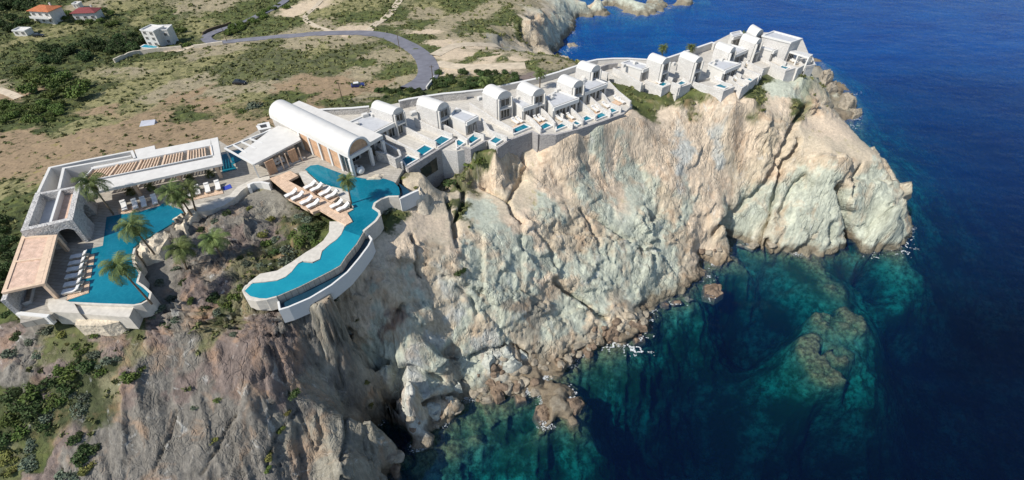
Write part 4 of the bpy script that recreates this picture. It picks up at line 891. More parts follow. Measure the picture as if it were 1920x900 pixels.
slab('path', [(345, 400), (346, 388), (395, 378), (430, 366), (445, 350), (480, 333), (505, 330), (506, 336), (470, 345), (452, 358), (440, 372), (420, 385), (395, 394)], D - 2, D + .05, 'coping', lab='pale curved stone path between the two pools', cat='path')
# ------------------------------------------------------------------ loungers
def lounger_proto():
    e = empty('sun_lounger', (0, 0, 0), '', 'sun lounger', '')
    mb = MB(); mb.box((0, 0, .26), (2.5, .9, .1))
    for sx_ in (-1.05, .2, 1.05):
        for sy_ in (-.38, .38): mb.box((sx_, sy_, .1), (.1, .1, .24))
    mb.build('frame', 'cushion_sand', e)
    mb = MB(); n = 10; top = []
    for k in range(n + 1):
        x = -1.3 + 2.6 * k / n; zc = .36 + (.02 if x < .15 else .62 * ((x - .15) / 1.15) ** 1.25) + .06 * math.exp(-((x + .5) / .3) ** 2); top.append((x, zc))
    vs = []
    for x, zc in top: vs += [(x, -.45, zc), (x, .45, zc), (x, .45, zc + .17), (x, -.45, zc + .17)]
    fs = [(4 * i + k, 4 * i + (k + 1) % 4, 4 * i + 4 + (k + 1) % 4, 4 * i + 4 + k) for i in range(n) for k in range(4)] + [(3, 2, 1, 0), (4 * n, 4 * n + 1, 4 * n + 2, 4 * n + 3)]
    mb.add(vs, fs); mb.build('cushion', 'cushion', e, True)
    mb = MB(); mb.box((1.0, 0, 1.0), (.3, .7, .12)); mb.build('pillow', 'cushion', e)
    return e
LG = lounger_proto(); used = False
def lounger(a, b, ang_from, ang_to, lab, group, z=D + .15, s=1.0):
    global used
    p = P(a, b, z); u, v = P(*ang_from, z), P(*ang_to, z); rz = math.atan2(v.y - u.y, v.x - u.x)
    if not used:
        used = True; LG.location = p; LG.rotation_euler = (0, 0, rz); LG['label'] = lab; LG['group'] = group; LG.scale = (s,) * 3; return LG
    return copy_tree(LG, p, rz, lab, group, s)
ORD = ['first', 'second', 'third', 'fourth', 'fifth', 'sixth', 'seventh', 'eighth', 'ninth', 'tenth']
for k, (a, b) in enumerate([(152, 483), (149, 495), (146, 507), (143.5, 520), (141, 535), (138, 548)]):
    lounger(a, b, (a - 14, b + 2.5), (a + 14, b - 2.5), 'white lounger on the left pool deck, %s from the stone arch' % ORD[k], 'loungers beside the left pool', s=1.06)
for k, (a, b) in enumerate([(235, 390), (255.5, 387), (271.5, 383.5), (292, 378.5)]):
    lounger(a, b, (a + 1, b + 5), (a - 1, b - 5), 'white lounger at the head of the left pool, %s from the palm' % ORD[k], 'loungers beside the left pool')
for k, (a, b) in enumerate([(354, 366), (372, 361), (390.7, 357), (410, 352)]):
    lounger(a, b, (a + 1, b + 5), (a - 1, b - 5), 'white lounger right of the palm cluster, %s from the palms' % ORD[k], 'loungers under the long pavilion')
UP = [(582.7, 351.3), (594.7, 355.9), (611, 363.9), (622.7, 369.2), (632, 386.8), (644, 392.7)]; LO = [(547.2, 366.5), (559.5, 371.9), (576, 380.1), (588.5, 386.5)]
for k, (a, b) in enumerate(UP): lounger(a, b, (a - 9, b + 4), (a + 9, b - 4), 'white lounger on the pool side of the timber walkway, %s from the hall' % ORD[k], 'loungers along the timber walkway', D + .35, 1.0)
for k, (a, b) in enumerate(LO): lounger(a, b, (a - 9, b + 4), (a + 9, b - 4), 'white lounger on the rocky side of the timber walkway, %s from the hall' % ORD[k], 'loungers along the timber walkway', D + .35, 1.0)
VL = [(966, 230, 'seventh pool, nearer the wall'), (974, 227.5, 'seventh pool, nearer the water'), (1007, 226, 'eighth pool, left of the pair'), (1015, 224, 'eighth pool, right of the pair'), (1049, 225, 'ninth pool'),
      (1069, 221, 'tenth pool'), (1115, 207.5, 'twelfth pool, left of the pair'), (1121.7, 205, 'twelfth pool, right of the pair'), (1135, 200, 'last pool before the gap'), (1156.7, 188, 'terrace without a pool before the gap, far one'), (1164, 191.7, 'terrace without a pool before the gap, near one'),
      (1229, 151.7, 'first far pool, far one'), (1233, 155.8, 'first far pool, near one'), (1345, 152.5, 'large flanked far pool, left one'), (1351, 155, 'large flanked far pool, right one'), (1380, 150, 'fourth far terrace'), (1404, 124, 'headland terrace, left one'), (1411, 127.5, 'headland terrace, right one'), (1483, 115, 'tip terrace, left one'), (1490, 118, 'tip terrace, right one')]
for a, b, lab in VL: lounger(a, b, (a + 5, b + 3), (a - 5, b - 3), 'white lounger by the ' + lab, 'loungers on the villa terraces', D + .1, .9)
# timber platforms of villa pools
for k, (poly, lab) in enumerate([([(960, 238), (978, 229), (984, 233), (962, 243)], 'seventh'), ([(1005, 231), (1018, 224), (1025, 230), (1012, 237)], 'eighth'), ([(1040, 236), (1052, 228), (1058, 230), (1042, 237)], 'ninth'), ([(1063, 227), (1074, 222), (1079, 227), (1072, 232)], 'tenth'), ([(1109, 212), (1122, 206), (1129, 211), (1118, 216)], 'twelfth'), ([(1147, 191), (1155, 187), (1168, 193), (1160, 198)], 'poolless')]):
    slab('timber_platform', poly, D - .1, D + .08, 'deck_wood', lab='timber lounger platform beside the %s plunge pool from the hall' % lab if lab != 'poolless' else 'timber lounger platform on the terrace before the grassy gap', cat='deck')

# ------------------------------------------------------------------ main hall
HZ = D + 5.0
F1, F2, B1_ = [Vector(P(a, b, HZ)[:2]) for a, b in ((656, 294), (693, 273), (507, 217))]
sd = (F2 - F1).normalized(); ax = (B1_ - F1).normalized(); B2_ = B1_ + F2 - F1; LH = (B1_ - F1).length; WH = (F2 - F1).length
e = empty('main_hall', (*F1, D), 'large white hall with a long barrel vault above the curved pool', 'hall')
mb = MB(); mb.vault(F1 - sd * .2 + ax * .6, F2 + sd * .1 + ax * .6, B1_ - sd * .2, HZ, WH * .52, n=28); vr = mb.build('vault_roof', 'vault_white', e, True)
mb = MB(); K = 20   # raised rim round the front of the vault
rim = []
for k in range(K + 1):
    a = math.pi * k / K; c = F1 + sd * (WH / 2); q = c - sd * ((WH / 2 + .1) * math.cos(a)) + ax * .3; rim.append(Vector((q.x, q.y, HZ + (WH * .52 + .1) * math.sin(a))))
mb.tube(rim, .3, 6); mb.build('arch_rim', 'trim_white', e, True)
mb = MB(); c = F1 + sd * (WH / 2) + ax * .55
vs = [tuple((c - sd * (WH / 2 * .97 * math.cos(math.pi * k / K)))) + (HZ + WH * .5 * math.sin(math.pi * k / K),) for k in range(K + 1)]
vs2 = [(v[0] - ax.x * .1, v[1] - ax.y * .1, v[2]) for v in vs]
mb.add(vs2, [tuple(range(K + 1))]); mb.build('gable_panel', 'panel_wood', e)
# side wall with columns and timber panels
mb = MB(); a0 = F1 + ax * 4.6; mb.wall(a0 + sd * .3, B1_ + sd * .3, .35, D - 1, HZ - .45); mb.build('side_wall', 'concrete', e)
mb = MB(); mb.wall(F1 + sd * .15, B1_ + sd * .15, .7, HZ - .5, HZ + .02); mb.build('eave_beam', 'trim_white', e)
span = LH * .62
for k in range(6):
    p = F1 + ax * (.3 + k * span / 5) + sd * .1; mb = MB(); mb.box((p.x, p.y, (D - 1 + HZ - .5) / 2), (.55, .6, HZ - .5 - D + 1), math.atan2(ax.y, ax.x)); mb.build('column', 'trim_white', e)
for k in range(1, 5):
    p, q = F1 + ax * (.7 + k * span / 5) + sd * .1, F1 + ax * (-.1 + (k + 1) * span / 5) + sd * .1
    mb = MB(); mb.wall(p, q, .2, D + .05, HZ - .5); mb.build('timber_panel', 'panel_wood', e)
window(e, F1 + ax * (.2 + span / 5) + sd * .12, F1 + ax * .6 + sd * .12, D, HZ - .5, .05, .95, -sd, 2)
# portico front: beam, columns, recessed glass
mb = MB(); mb.wall(F1 + ax * .3, F2 + ax * .3, .7, HZ - .7, HZ + .05); mb.build('front_beam', 'trim_white', e)
for q in (F1 + ax * .3, F2 + ax * .3, F2 + ax * .3 + sd * 3.6):
    mb = MB(); mb.box((q.x, q.y, (D + HZ - .7) / 2), (.65, .65, HZ - .7 - D), math.atan2(ax.y, ax.x)); mb.build('column', 'trim_white', e)
window(e, F1 + ax * 4.6 + sd * .4, F2 + ax * 4.6, D, HZ - .6, .02, .98, -ax, 4)
mb = MB(); mb.wall(F2 + ax * 4.6 + sd * .2, B2_ + sd * .2, .4, D - 1, HZ - .5); mb.wall(B1_ + sd * .5, B2_ + sd * .1, .4, D - 1, HZ); mb.build('rear_wall', 'render_white', e)
qs = [F2 + sd * .25 + ax * .3, F2 + sd * 4.0 + ax * .3, B2_ + sd * 2.6, B2_ + sd * .25]
mb = MB(); mb.prism([tuple(v) for v in qs], HZ - .4, HZ + .45); mb.build('slab_roof', 'render_white', e)
mb = MB(); mb.wall(qs[1] - sd * .3 + ax * 5, qs[2] - sd * .3, .3, D - 1, HZ - .4); mb.build('side_wall', 'stone_white', e)
# stone screen right of the portico
mb = MB(); mb.band([Vector(P(a, b, D + 2.4)[:2]) for a, b in ((704, 283), (722, 287), (741, 297), (751, 292), (749, 284))], .4, D - 1, D + 2.4); tag(mb.build('stone_screen', 'stone_grey'), 'rough stone screen wall right of the hall portico', 'wall')
# lounge wing
LZ = D + 3.7
e = empty('lounge_pavilion', (*P(520, 310, D)[:2], D), 'white flat roofed lounge wing with timber screens beside the hall', 'pavilion')
slab('roof', [(476, 308), (564, 262), (556, 246), (522, 235), (505, 245), (447, 289)], LZ - .4, LZ, 'render_white', e)
for (a, b, c_, d_) in ((506.5, 329, 521, 322), (548, 308, 561, 302)):
    p, q = P(a, b, D), P(c_, d_, D); mb = MB(); mb.wall(p, q, .2, D, LZ - .4); mb.build('timber_screen', 'panel_wood', e)
mb = MB(); p, q = P(506, 329, D), P(575, 298, D); n_ = Vector((-(q - p).y, (q - p).x)).normalized()
mb.wall(p.xy + n_ * .6, q.xy + n_ * .6, .8, D - .5, D + .35); mb.build('plinth', 'concrete', e)
mb = MB(); mb.wall(p.xy + n_ * 5, q.xy + n_ * 5, .3, D, LZ - .4); mb.build('back_wall', 'render_white', e)
for u in (.0, .38, .52, .88): r = p.lerp(q, u); mb = MB(); mb.box((r.x, r.y, (D + LZ - .4) / 2), (.22, .22, LZ - .4 - D), R(25)); mb.build('post', 'beam_wood', e)
for u in (.3, .46, .8):
    r = p.xy.lerp(q.xy, u) + n_ * 2.6; s_ = MB(); s_.box((r.x, r.y, D + .55), (1.7, .9, .4), R(28)); s_.box((r.x + n_.x * .4, r.y + n_.y * .4, D + 1.0), (1.7, .25, .6), R(28)); tag(s_.build('sofa', 'cushion'), 'white sofa under the lounge roof, %s from the timber screen' % {.3: 'first', .46: 'second', .8: 'third'}[u], 'sofa', 'sofas in the lounge wing')
e = empty('beam_pergola', (*P(450, 285, D)[:2], D), 'open white beam pergola over the small pool', 'pergola')
mb = MB(); mb.wall(P(421, 277, LZ), P(475, 307, LZ), .35, LZ - .3, LZ + .02); mb.wall(P(421, 277, LZ), P(509, 243, LZ), .3, LZ - .3, LZ + .02); mb.build('edge_beam', 'trim_white', e)
for a, b, c_, d_ in ((437, 271, 462, 286), (452, 265, 480, 278), (467, 259, 492, 268)): mb = MB(); mb.wall(P(a, b, LZ), P(c_, d_, LZ), .3, LZ - .28, LZ + .04); mb.build('cross_beam', 'trim_white', e)
for a, b in ((422, 277.5), (474, 306)): r = P(a, b, LZ); mb = MB(); mb.box((r.x, r.y, (D + LZ) / 2 - .2), (.25, .25, LZ - D - .35), R(20)); mb.build('post', 'trim_white', e)
bwall([(470, 262), (492, 252), (509, 243)], D + 2.6, 'grey wall closing the back of the beam pergola', z0=D - 2)
bwall([(483, 235), (502, 231), (505, 240), (488, 243), (483, 236)], D + 2.4, 'small square stone enclosure behind the vault', z0=D - 2)
# ------------------------------------------------------------------ curved pool
CP = [(572, 318), (582, 311), (596, 309), (612, 315), (633, 323), (655, 331), (690, 336), (720, 335), (738, 341), (748, 352), (750, 362), (747, 369), (729, 369), (715, 374), (703, 382), (700, 391), (710, 398), (711, 405), (704, 415), (692, 425), (681, 434), (668, 457), (648, 481), (637, 498), (619, 508), (600, 518), (560, 538), (520, 555), (500, 561), (472, 560), (461, 553), (457, 545), (462, 538), (474, 532), (496, 530), (520, 527), (535, 521), (547, 511), (554, 502), (560, 495), (568, 492), (587, 494), (601, 487), (605, 472), (618, 460), (632, 450), (640, 441), (648, 425), (661, 414), (651, 402), (664, 388), (657, 380), (655, 360), (640, 352), (618, 347), (598, 340), (585, 328)]
pool = slab('curved_pool', CP, D - 2.6, D - .03, 'trim_white', lab='long curved infinity pool winding out over the cliff', cat='pool')
i_up = CP[:25] + [(605, 472), (618, 460), (632, 450), (640, 441)] + CP[47:]
mb = MB(); mb.prism(xy(CP, D), D - .2, D + .06); mb.build('water', 'pool_water_light', pool)
mb = MB(); mb.prism(xy([(572, 318), (582, 311), (596, 309), (612, 315), (633, 323), (655, 331), (690, 336), (720, 335), (738, 341), (748, 352), (750, 362), (747, 369), (729, 369), (715, 374), (703, 382), (700, 391), (710, 398), (711, 405), (704, 415), (692, 425), (681, 434), (676, 443), (645, 432), (648, 425), (661, 414), (651, 402), (664, 388), (657, 380), (655, 360), (640, 352), (618, 347), (598, 340), (585, 328)], D), D, D + .075); mb.build('deep_water', 'pool_water', pool)
rimp = [(748, 370), (729, 370.5), (715, 375), (703, 383), (700.5, 391), (711, 398), (712.5, 405), (705, 416), (693, 426), (682, 435)]
mb = MB(); mb.band([Vector(P(a, b, D)[:2]) for a, b in rimp], .45, D - 3.2, D + .3); mb.build('rim_wall', 'coping', pool)
mb = MB(); mb.band([Vector(P(a, b, D)[:2]) for a, b in [(682, 435), (669, 457), (649, 481), (638, 498), (620, 508.5), (600, 518.5), (560, 538.5), (520, 555.5)]], .16, D - 2.5, D + .02); mb.build('spill_edge', 'paving', pool)
mb = MB(); mb.band([Vector(P(a, b, D)[:2]) for a, b in [(519, 557), (500, 562), (472, 561), (460, 554), (456, 545), (461, 537), (474, 531)]], .3, D - 2.6, D + .14); mb.build('rim_wall', 'coping', pool)
slab('beach', [(474, 531), (496, 529), (520, 526), (535, 520), (547, 510), (554, 501), (560, 494), (568, 490), (586, 492), (600, 486), (604, 471), (618, 459), (632, 449), (640, 440), (647, 424), (640, 416), (618, 416), (617, 436), (606, 452), (590, 464), (573, 474), (547, 492), (520, 508), (488, 514), (467, 530), (455, 548), (462, 562), (480, 566), (500, 563), (470, 556), (459, 546)], D - 2, D + .1, 'coping', pool, zp=D)
# catch basin below the spill edge
cb_out = [(523, 578), (540, 573), (580, 556), (620, 532), (650, 508), (672, 482), (690, 458), (696, 446), (686, 433)]
cb_in = [(682, 440), (668, 462), (648, 486), (636, 502), (600, 522), (560, 542), (521, 560)]
bz = D - 1.5
basin = slab('catch_basin', [(521, 566)] + cb_out[:-1] + cb_in[:-1][::1], D - 3.2, bz, 'water_dark', zp=D - .6, lab='dark catch basin below the spill edge of the curved pool', cat='basin')
mb = MB(); mb.band([Vector(P(a, b, D - .6)[:2]) for a, b in [(520, 560)] + cb_out], .32, D - 4.2, D - .9); mb.build('outer_wall', 'trim_white', basin)
slab('catch_basin', [(749, 372), (771, 362), (760, 350), (747, 342), (752, 352), (753, 362)], D - 2.5, D - .5, 'water_dark', zp=D - .3, lab='small triangular catch basin at the sea end of the curved pool', cat='basin')
mb = MB(); mb.band([Vector(P(a, b, D - .2)[:2]) for a, b in ((749, 373), (772, 362), (784, 357))], .5, D - 3.5, D - .1); tag(mb.build('retaining_wall', 'trim_white'), 'white wall edging the triangular catch basin', 'wall')
# timber walkway
e = empty('timber_walkway', (*P(590, 370, D)[:2], D), 'long timber walkway with stepped sun decks across the curved pool', 'deck')
slab('boards', [(506, 334), (544, 320), (559, 329), (541, 339), (549, 343), (649, 396), (661, 415), (648, 422), (601, 394), (531, 355)], D - .2, D + .3, 'deck_wood', e)
for poly in ([(566, 352), (574, 346), (598, 356), (589, 362)], [(594, 364), (603, 357), (636, 368), (622, 380)], [(619, 386), (625, 379), (663, 392), (641, 404)], [(536, 370), (545, 362), (573, 374), (562, 383)], [(563, 386), (571, 378), (607, 390), (586, 398)]):
    slab('sun_deck', poly, D - .3, D + .25, 'deck_wood', e)
slab('paved_bank', [(560, 324), (574, 322), (598, 344), (640, 356), (656, 362), (657, 380), (640, 372), (600, 356), (570, 342)], D - 1, D + .12, 'paving_light', lab='pale paved bank between the walkway and the upper pool', cat='paving', zp=D)
# white jars and pale boulders near the portico
def jar(a, b, s, lab):
    p = P(a, b, D); e = empty('jar', (p.x, p.y, D), lab, 'jar', 'white jars at the portico')
    mb = MB(); mb.lathe((p.x, p.y, D), [(.2 * s, 0), (.6 * s, .25 * s), (.75 * s, .7 * s), (.6 * s, 1.15 * s), (.3 * s, 1.35 * s), (.36 * s, 1.45 * s)], 20); mb.build('body', 'trim_white', e, True)
    mb = MB(); mb.lathe((p.x, p.y, D), [(.25 * s, 1.452 * s), (.05 * s, 1.46 * s)], 12); mb.build('mouth', 'jar_shade', e)  # dark disc on the solid jar, painted shade of its hollow
jar(677, 325, 1.25, 'large round white jar at the portico corner'); jar(667, 318, .9, 'smaller white jar behind the large one at the portico')
def rockmesh(name, poly, z0, z1, mat, lab, seed=1):
    """natural rock: outline lifted to a broken crown"""
    q = [Vector(p) for p in xy(poly, z0 + (z1 - z0) * .3)]; c = sum(q, Vector((0, 0))) / len(q); rnd = random.Random(seed); K = 7; vs = []; fs = []; m_ = len(q) * 4
    ring = [q[i].lerp(q[(i + 1) % len(q)], t / 4) for i in range(len(q)) for t in range(4)]
    for k in range(K):
        u = k / (K - 1)
        for i, p in enumerate(ring):
            r = (1 - u) ** .55 if k else 1.06; pp = c + (p - c) * r
            nz__ = float(vnoise(pp.x * .7, pp.y * .7, u * 2, seed)) * .35 + float(vnoise(pp.x * 2.1, pp.y * 2.1, u * 2, seed + 3)) * .16
            zz = z0 - 1.2 if k == 0 else z0 + (z1 - z0) * (u ** .5) + nz__ * (z1 - z0 + .4)
            vs.append((pp.x + nz__ * .5, pp.y - nz__ * .4, zz))
    for k in range(K - 1):
        for i in range(m_): fs.append((k * m_ + i, k * m_ + (i + 1) % m_, (k + 1) * m_ + (i + 1) % m_, (k + 1) * m_ + i))
    fs.append(tuple(range((K - 1) * m_, K * m_)))
    mb = MB(); mb.add(vs, fs); return tag(mb.build(name, mat, None, True), lab, 'rock')
rockmesh('boulder', [(316, 424), (345, 402), (380, 388), (378, 404), (360, 424), (350, 442), (332, 440)], D - 1.6, D + .5, 'pale_rock', 'pale flat boulder at the foot of the three palms', 3)
rockmesh('boulder', [(250, 466), (262, 456), (316, 426), (322, 443), (300, 478), (268, 488), (252, 480)], D - 1.6, D + .35, 'pale_rock', 'long pale boulder edging the left pool', 5)
rockmesh('boulder', [(752, 345), (760, 332), (778, 326), (800, 340), (806, 366), (800, 385), (784, 392), (772, 365)], D - 4.2, D - 1.4, 'pale_rock', 'white craggy rock below the first plunge pool', 7)
rockmesh('boulder', [(684, 338), (692, 334), (712, 326), (722, 328), (718, 337), (700, 338)], D - .2, D + .5, 'pale_rock', 'flat pale rock at the portico waterline', 9)
rockmesh('boulder', [(249, 486), (262, 484), (268, 498), (262, 508)], D - 1.2, D + .4, 'pale_rock', 'small brown rock inside the pool bend', 11)
bwall([(467, 352), (466, 346), (475, 342), (490, 341), (505, 344)], D + .4, 'low white kerb round the rock garden', t=.5, z0=D - 2, mat='trim_white', cap=False)
# the big stone retaining wall with its opening
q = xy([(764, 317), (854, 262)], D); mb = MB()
rb = empty('retaining_wall', (*q[0], D - 6), 'shaded grey stone retaining wall with a large opening under the first pools', 'wall')
mb.wall(q[0], q[1], .6, D - 9, D + .3); mb.build('wall', 'stone_dark', rb)  # darker stone: shade of the sea-facing side painted into the colour
A_, B_ = Vector(P(790, 330, D - 2)[:2]), Vector(P(824, 305, D - 2)[:2]); nn = Vector((.5, -.86))
aa, bb = Vector(q[0]), Vector(q[1]); d = (bb - aa).normalized(); off = Vector((d.y, -d.x)) * .33
mb = MB(); mb.wall(aa + d * 3.2 + off, aa + d * 8.2 + off, .06, D - 4.6, D - 1.6, D - 1.2); mb.build('opening', 'glass_dark', rb)  # no hole is cut: a dark sheet stands in for the shaded inside
for nm, pts, lab in (('retaining_wall', [(856, 272), (882, 279), (911, 263)], 'shaded grey stone retaining wall under the fourth and fifth plunge pools'), ('retaining_wall', [(931, 278), (953, 263), (963, 259), (998, 246), (1010, 252)], 'shaded grey retaining wall left of the sharp white corner'),
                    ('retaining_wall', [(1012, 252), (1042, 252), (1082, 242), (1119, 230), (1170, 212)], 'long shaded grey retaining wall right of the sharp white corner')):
    mb = MB(); mb.band([Vector(P(a, b, D + .3)[:2]) for a, b in pts], .5, D - 9, D + .3); tag(mb.build(nm, 'stone_dark'), lab, 'wall')  # shade of these sea-facing walls is put into the darker stone colour
# ------------------------------------------------------------------ roads and tracks
def ribbon(name, pts, width, mat, dz, kind='structure', widths=None, step=2.0, lat=5):
    ps = [G(a, b)[0] for a, b in pts]; q = []
    ws = widths or [width] * len(ps)
    P2 = [(p.x, p.y) for p in ps]; out = []; ow = []
    for i in range(len(P2) - 1):     # Catmull-Rom
        p0, p1, p2_, p3 = [Vector(P2[max(0, min(len(P2) - 1, i + k))]) for k in (-1, 0, 1, 2)]
        n = max(2, int((p2_ - p1).length / step))
        for k in range(n):
            t = k / n; out.append(.5 * ((2 * p1) + (p2_ - p0) * t + (2 * p0 - 5 * p1 + 4 * p2_ - p3) * t * t + (3 * p1 - p0 - 3 * p2_ + p3) * t ** 3)); ow.append(ws[i] * (1 - t) + ws[i + 1] * t)
    out.append(Vector(P2[-1])); ow.append(ws[-1])
    vs = []; n = len(out); hz = []
    for i, p in enumerate(out):
        d = (out[min(i + 1, n - 1)] - out[max(i - 1, 0)]).normalized(); nn = Vector((-d.y, d.x)); row = []
        for k in range(lat):
            c = p + nn * ow[i] * (k / (lat - 1) - .5); row.append((c.x, c.y, gz(c.x, c.y)))
        m_ = max(r[2] for r in row); vs.append([(r[0], r[1], .25 * r[2] + .75 * m_) for r in row])
    V = np.array(vs)
    for _ in range(3): V[1:-1, :, 2] = (V[:-2, :, 2] + V[1:-1, :, 2] * 2 + V[2:, :, 2]) / 4
    V[:, :, 2] += dz
    top = V.reshape(-1, 3); bot = top.copy(); bot[:, 2] -= 1.2
    mb = MB(); N_ = len(top); fs = []
    for i in range(n - 1):
        for k in range(lat - 1):
            a = i * lat + k; fs.append((a, a + 1, a + lat + 1, a + lat))
        a = i * lat; b_ = a + lat - 1
        fs.append((a, a + lat, N_ + a + lat, N_ + a)); fs.append((b_ + lat, b_, N_ + b_, N_ + b_ + lat))
    mb.add([tuple(v) for v in top] + [tuple(v) for v in bot], fs)
    return mb.build(name, mat, None, True, kind), V
road, RV = ribbon('road', [(545, -6), (520, 12), (480, 32), (440, 48), (405, 60), (386, 70), (402, 80), (440, 78), (490, 73), (560, 67), (640, 63), (690, 64), (735, 73), (770, 88), (793, 107), (803, 127), (802, 145), (790, 160), (772, 170)], 4.5, 'asphalt', .22, widths=[4, 4, 4, 4, 4, 4.5, 4, 4, 4.3, 4.5, 4.6, 5.2, 5.6, 6, 6.5, 7, 7, 7.5, 8])
ribbon('track', [(690, 62), (700, 48), (728, 30), (742, 12), (752, -4)], 3.4, 'track', .12)
ribbon('track', [(640, 64), (600, 52), (572, 34), (590, 14), (602, 2)], 2.4, 'track', .12)
ribbon('track', [(815, 105), (850, 88), (880, 84), (935, 88)], 4.5, 'track', .12)
ribbon('track', [(815, 118), (860, 126), (910, 128), (950, 126), (985, 124)], 5, 'track', .12)
ribbon('track', [(-5, 168), (18, 176), (36, 184)], 3, 'track', .12)
ribbon('track', [(285, 92), (330, 96), (365, 88), (400, 84)], 3, 'track', .12)
# road edge line
def edge_wall(pts, h, t, mat, lab, cat='wall', name='roadside_wall'):
    q = [G(a, b)[0] for a, b in pts]; mb = MB(); P_ = []; 
    for i in range(len(q) - 1):
        n = 4
        for k in range(n): P_.append(q[i].lerp(q[i + 1], k / n))
    P_.append(q[-1]); zs = [gz(p.x, p.y) for p in P_]
    mb.band(P_, t, [z - 1 for z in zs], [z + h for z in zs]); return tag(mb.build(name, mat), lab, cat)
edge_wall([(216, 118), (243, 106), (266, 101), (342, 93)], 1.6, .5, 'fence_cream', 'long cream wall below the white modern house')
edge_wall([(365, 91), (419, 84)], 1.5, .5, 'fence_cream', 'short cream wall between the modern house and the road bend')
edge_wall([(381, 66), (390, 60), (434, 45)], 1.2, .5, 'post_wood', 'dark barrier along the hairpin of the road', 'barrier', 'road_barrier')
edge_wall([(815, 147), (806, 160), (800, 168)], .9, .4, 'kerb_white', 'white kerb at the lower end of the road', 'kerb', 'road_kerb')

# ------------------------------------------------------------------ foliage materials
def leafmat(name, c1, c2):
    m, N, L, b = newmat(name); noise, ramp, math_, mix = nodes_helpers(N, L)
    geo = N.new('ShaderNodeNewGeometry'); oi = N.new('ShaderNodeObjectInfo')
    a = N.new('ShaderNodeAttribute'); a.attribute_name = 'tint'
    c = mix(a.outputs['Fac'], c1, c2); hs = N.new('ShaderNodeHueSaturation'); L.new(c, hs.inputs['Color'])
    L.new(ramp(oi.outputs['Random'], 0, 1, .75, 1.3), hs.inputs['Value']); L.new(ramp(oi.outputs['Random'], 0, 1, .485, .515), hs.inputs['Hue'])
    L.new(hs.outputs[0], b.inputs['Base Color']); b.inputs['Roughness'].default_value = .75; b.inputs['Specular IOR Level'].default_value = .2
    return m
leafmat('leaf_green', (.05, .085, .02), (.13, .17, .04)); leafmat('leaf_grey', (.07, .095, .06), (.17, .20, .14)); leafmat('leaf_dark', (.03, .055, .018), (.075, .11, .035)); leafmat('leaf_olive', (.10, .11, .03), (.22, .21, .06))
leafmat('palm_leaf', (.045, .07, .018), (.14, .17, .055)); leafmat('leaf_mix', (.07, .085, .03), (.21, .205, .085)); leafmat('frond_dry', (.20, .14, .06), (.33, .24, .11))
rng = np.random.default_rng(7)
def leafcloud(n, rx, ry, rz, size, seed, lobes=7, flat=.0):
    """many small leaf faces spread through a lumpy crown; returns verts (n*4), tint"""
    r = np.random.default_rng(seed); L_ = r.normal(size=(lobes, 3)); L_ /= np.linalg.norm(L_, axis=1)[:, None]; L_[:, 2] = np.abs(L_[:, 2]) * .8
    lc = L_ * r.uniform(.25, .62, (lobes, 1)); lr = r.uniform(.30, .52, lobes)
    k = r.integers(0, lobes, n); d = r.normal(size=(n, 3)); d /= np.linalg.norm(d, axis=1)[:, None]
    rad = r.uniform(.55, 1.08, n) ** .5; c = lc[k] + d * (lr[k] * rad)[:, None]; c[:, 2] = np.abs(c[:, 2])
    c *= (rx, ry, rz)
    a = r.normal(size=(n, 3)); a = a * .75 + d * .1; a /= np.linalg.norm(a, axis=1)[:, None]
    b = np.cross(a, d + r.normal(size=(n, 3)) * .5); b /= np.linalg.norm(b, axis=1)[:, None] + 1e-9
    s = size * r.uniform(.6, 1.4, (n, 1)); q = np.stack([c - a * s, c + b * s * .55, c + a * s, c - b * s * .55], 1)
    tint = np.repeat(np.clip(r.uniform(0, 1, n) * .5 + r.uniform(0, .5, lobes)[k], 0, 1), 4)
    return q.reshape(-1, 3), tint
def cloudmesh(name, vs, tint, mat):
    me = bpy.data.meshes.new(name); n = len(vs); me.vertices.add(n); me.vertices.foreach_set('co', vs.astype(np.float32).ravel())
    me.loops.add(n); me.loops.foreach_set('vertex_index', np.arange(n, dtype=np.int32)); me.polygons.add(n // 4); me.polygons.foreach_set('loop_start', np.arange(0, n, 4, dtype=np.int32)); me.update(calc_edges=True)
    at = me.attributes.new('tint', 'FLOAT', 'POINT'); at.data.foreach_set('value', tint.astype(np.float32)); me.materials.append(MATS[mat]); return me
# shrubs: foliage + stems
def shrub_proto(mat, seed, n=420):
    vs, t = leafcloud(n, 1.0, 1.0, .85, .13, seed); me = cloudmesh('foliage', vs, t, mat)
    mb = MB(); r = random.Random(seed)
    for k in range(5): a = k * 1.26 + r.random(); mb.tube([(0, 0, -.5), (.25 * math.cos(a), .25 * math.sin(a), .25), (.5 * math.cos(a), .5 * math.sin(a), .5)], [.06, .04, .02], 5)
    me2 = bpy.data.meshes.new('stem'); me2.from_pydata(mb.v, [], mb.f); me2.materials.append(MATS['bark']); return me, me2
PR = {k: [shrub_proto(m_, 10 * i + j) for j in range(3)] for i, (k, m_) in enumerate((('g', 'leaf_green'), ('y', 'leaf_grey'), ('d', 'leaf_dark'), ('o', 'leaf_olive')))}
TREEP = []
for s_ in range(4):
    vs, t = leafcloud(900, 1.0, 1.0, .9, .10, 100 + s_, 11); vs[:, 2] += .45; me = cloudmesh('crown', vs, t, 'leaf_dark' if s_ % 2 else 'leaf_green')
    mb = MB(); mb.tube([(0, 0, -.6), (.03, 0, .3), (0, .04, .8)], [.11, .08, .04], 7)
    for k in range(4): a = k * 1.6 + s_; mb.tube([(0, 0, .35), (.3 * math.cos(a), .3 * math.sin(a), .75), (.5 * math.cos(a), .5 * math.sin(a), 1.0)], [.05, .035, .015], 5)
    me2 = bpy.data.meshes.new('trunk'); me2.from_pydata(mb.v, [], mb.f); me2.materials.append(MATS['bark']); TREEP.append((me, me2))
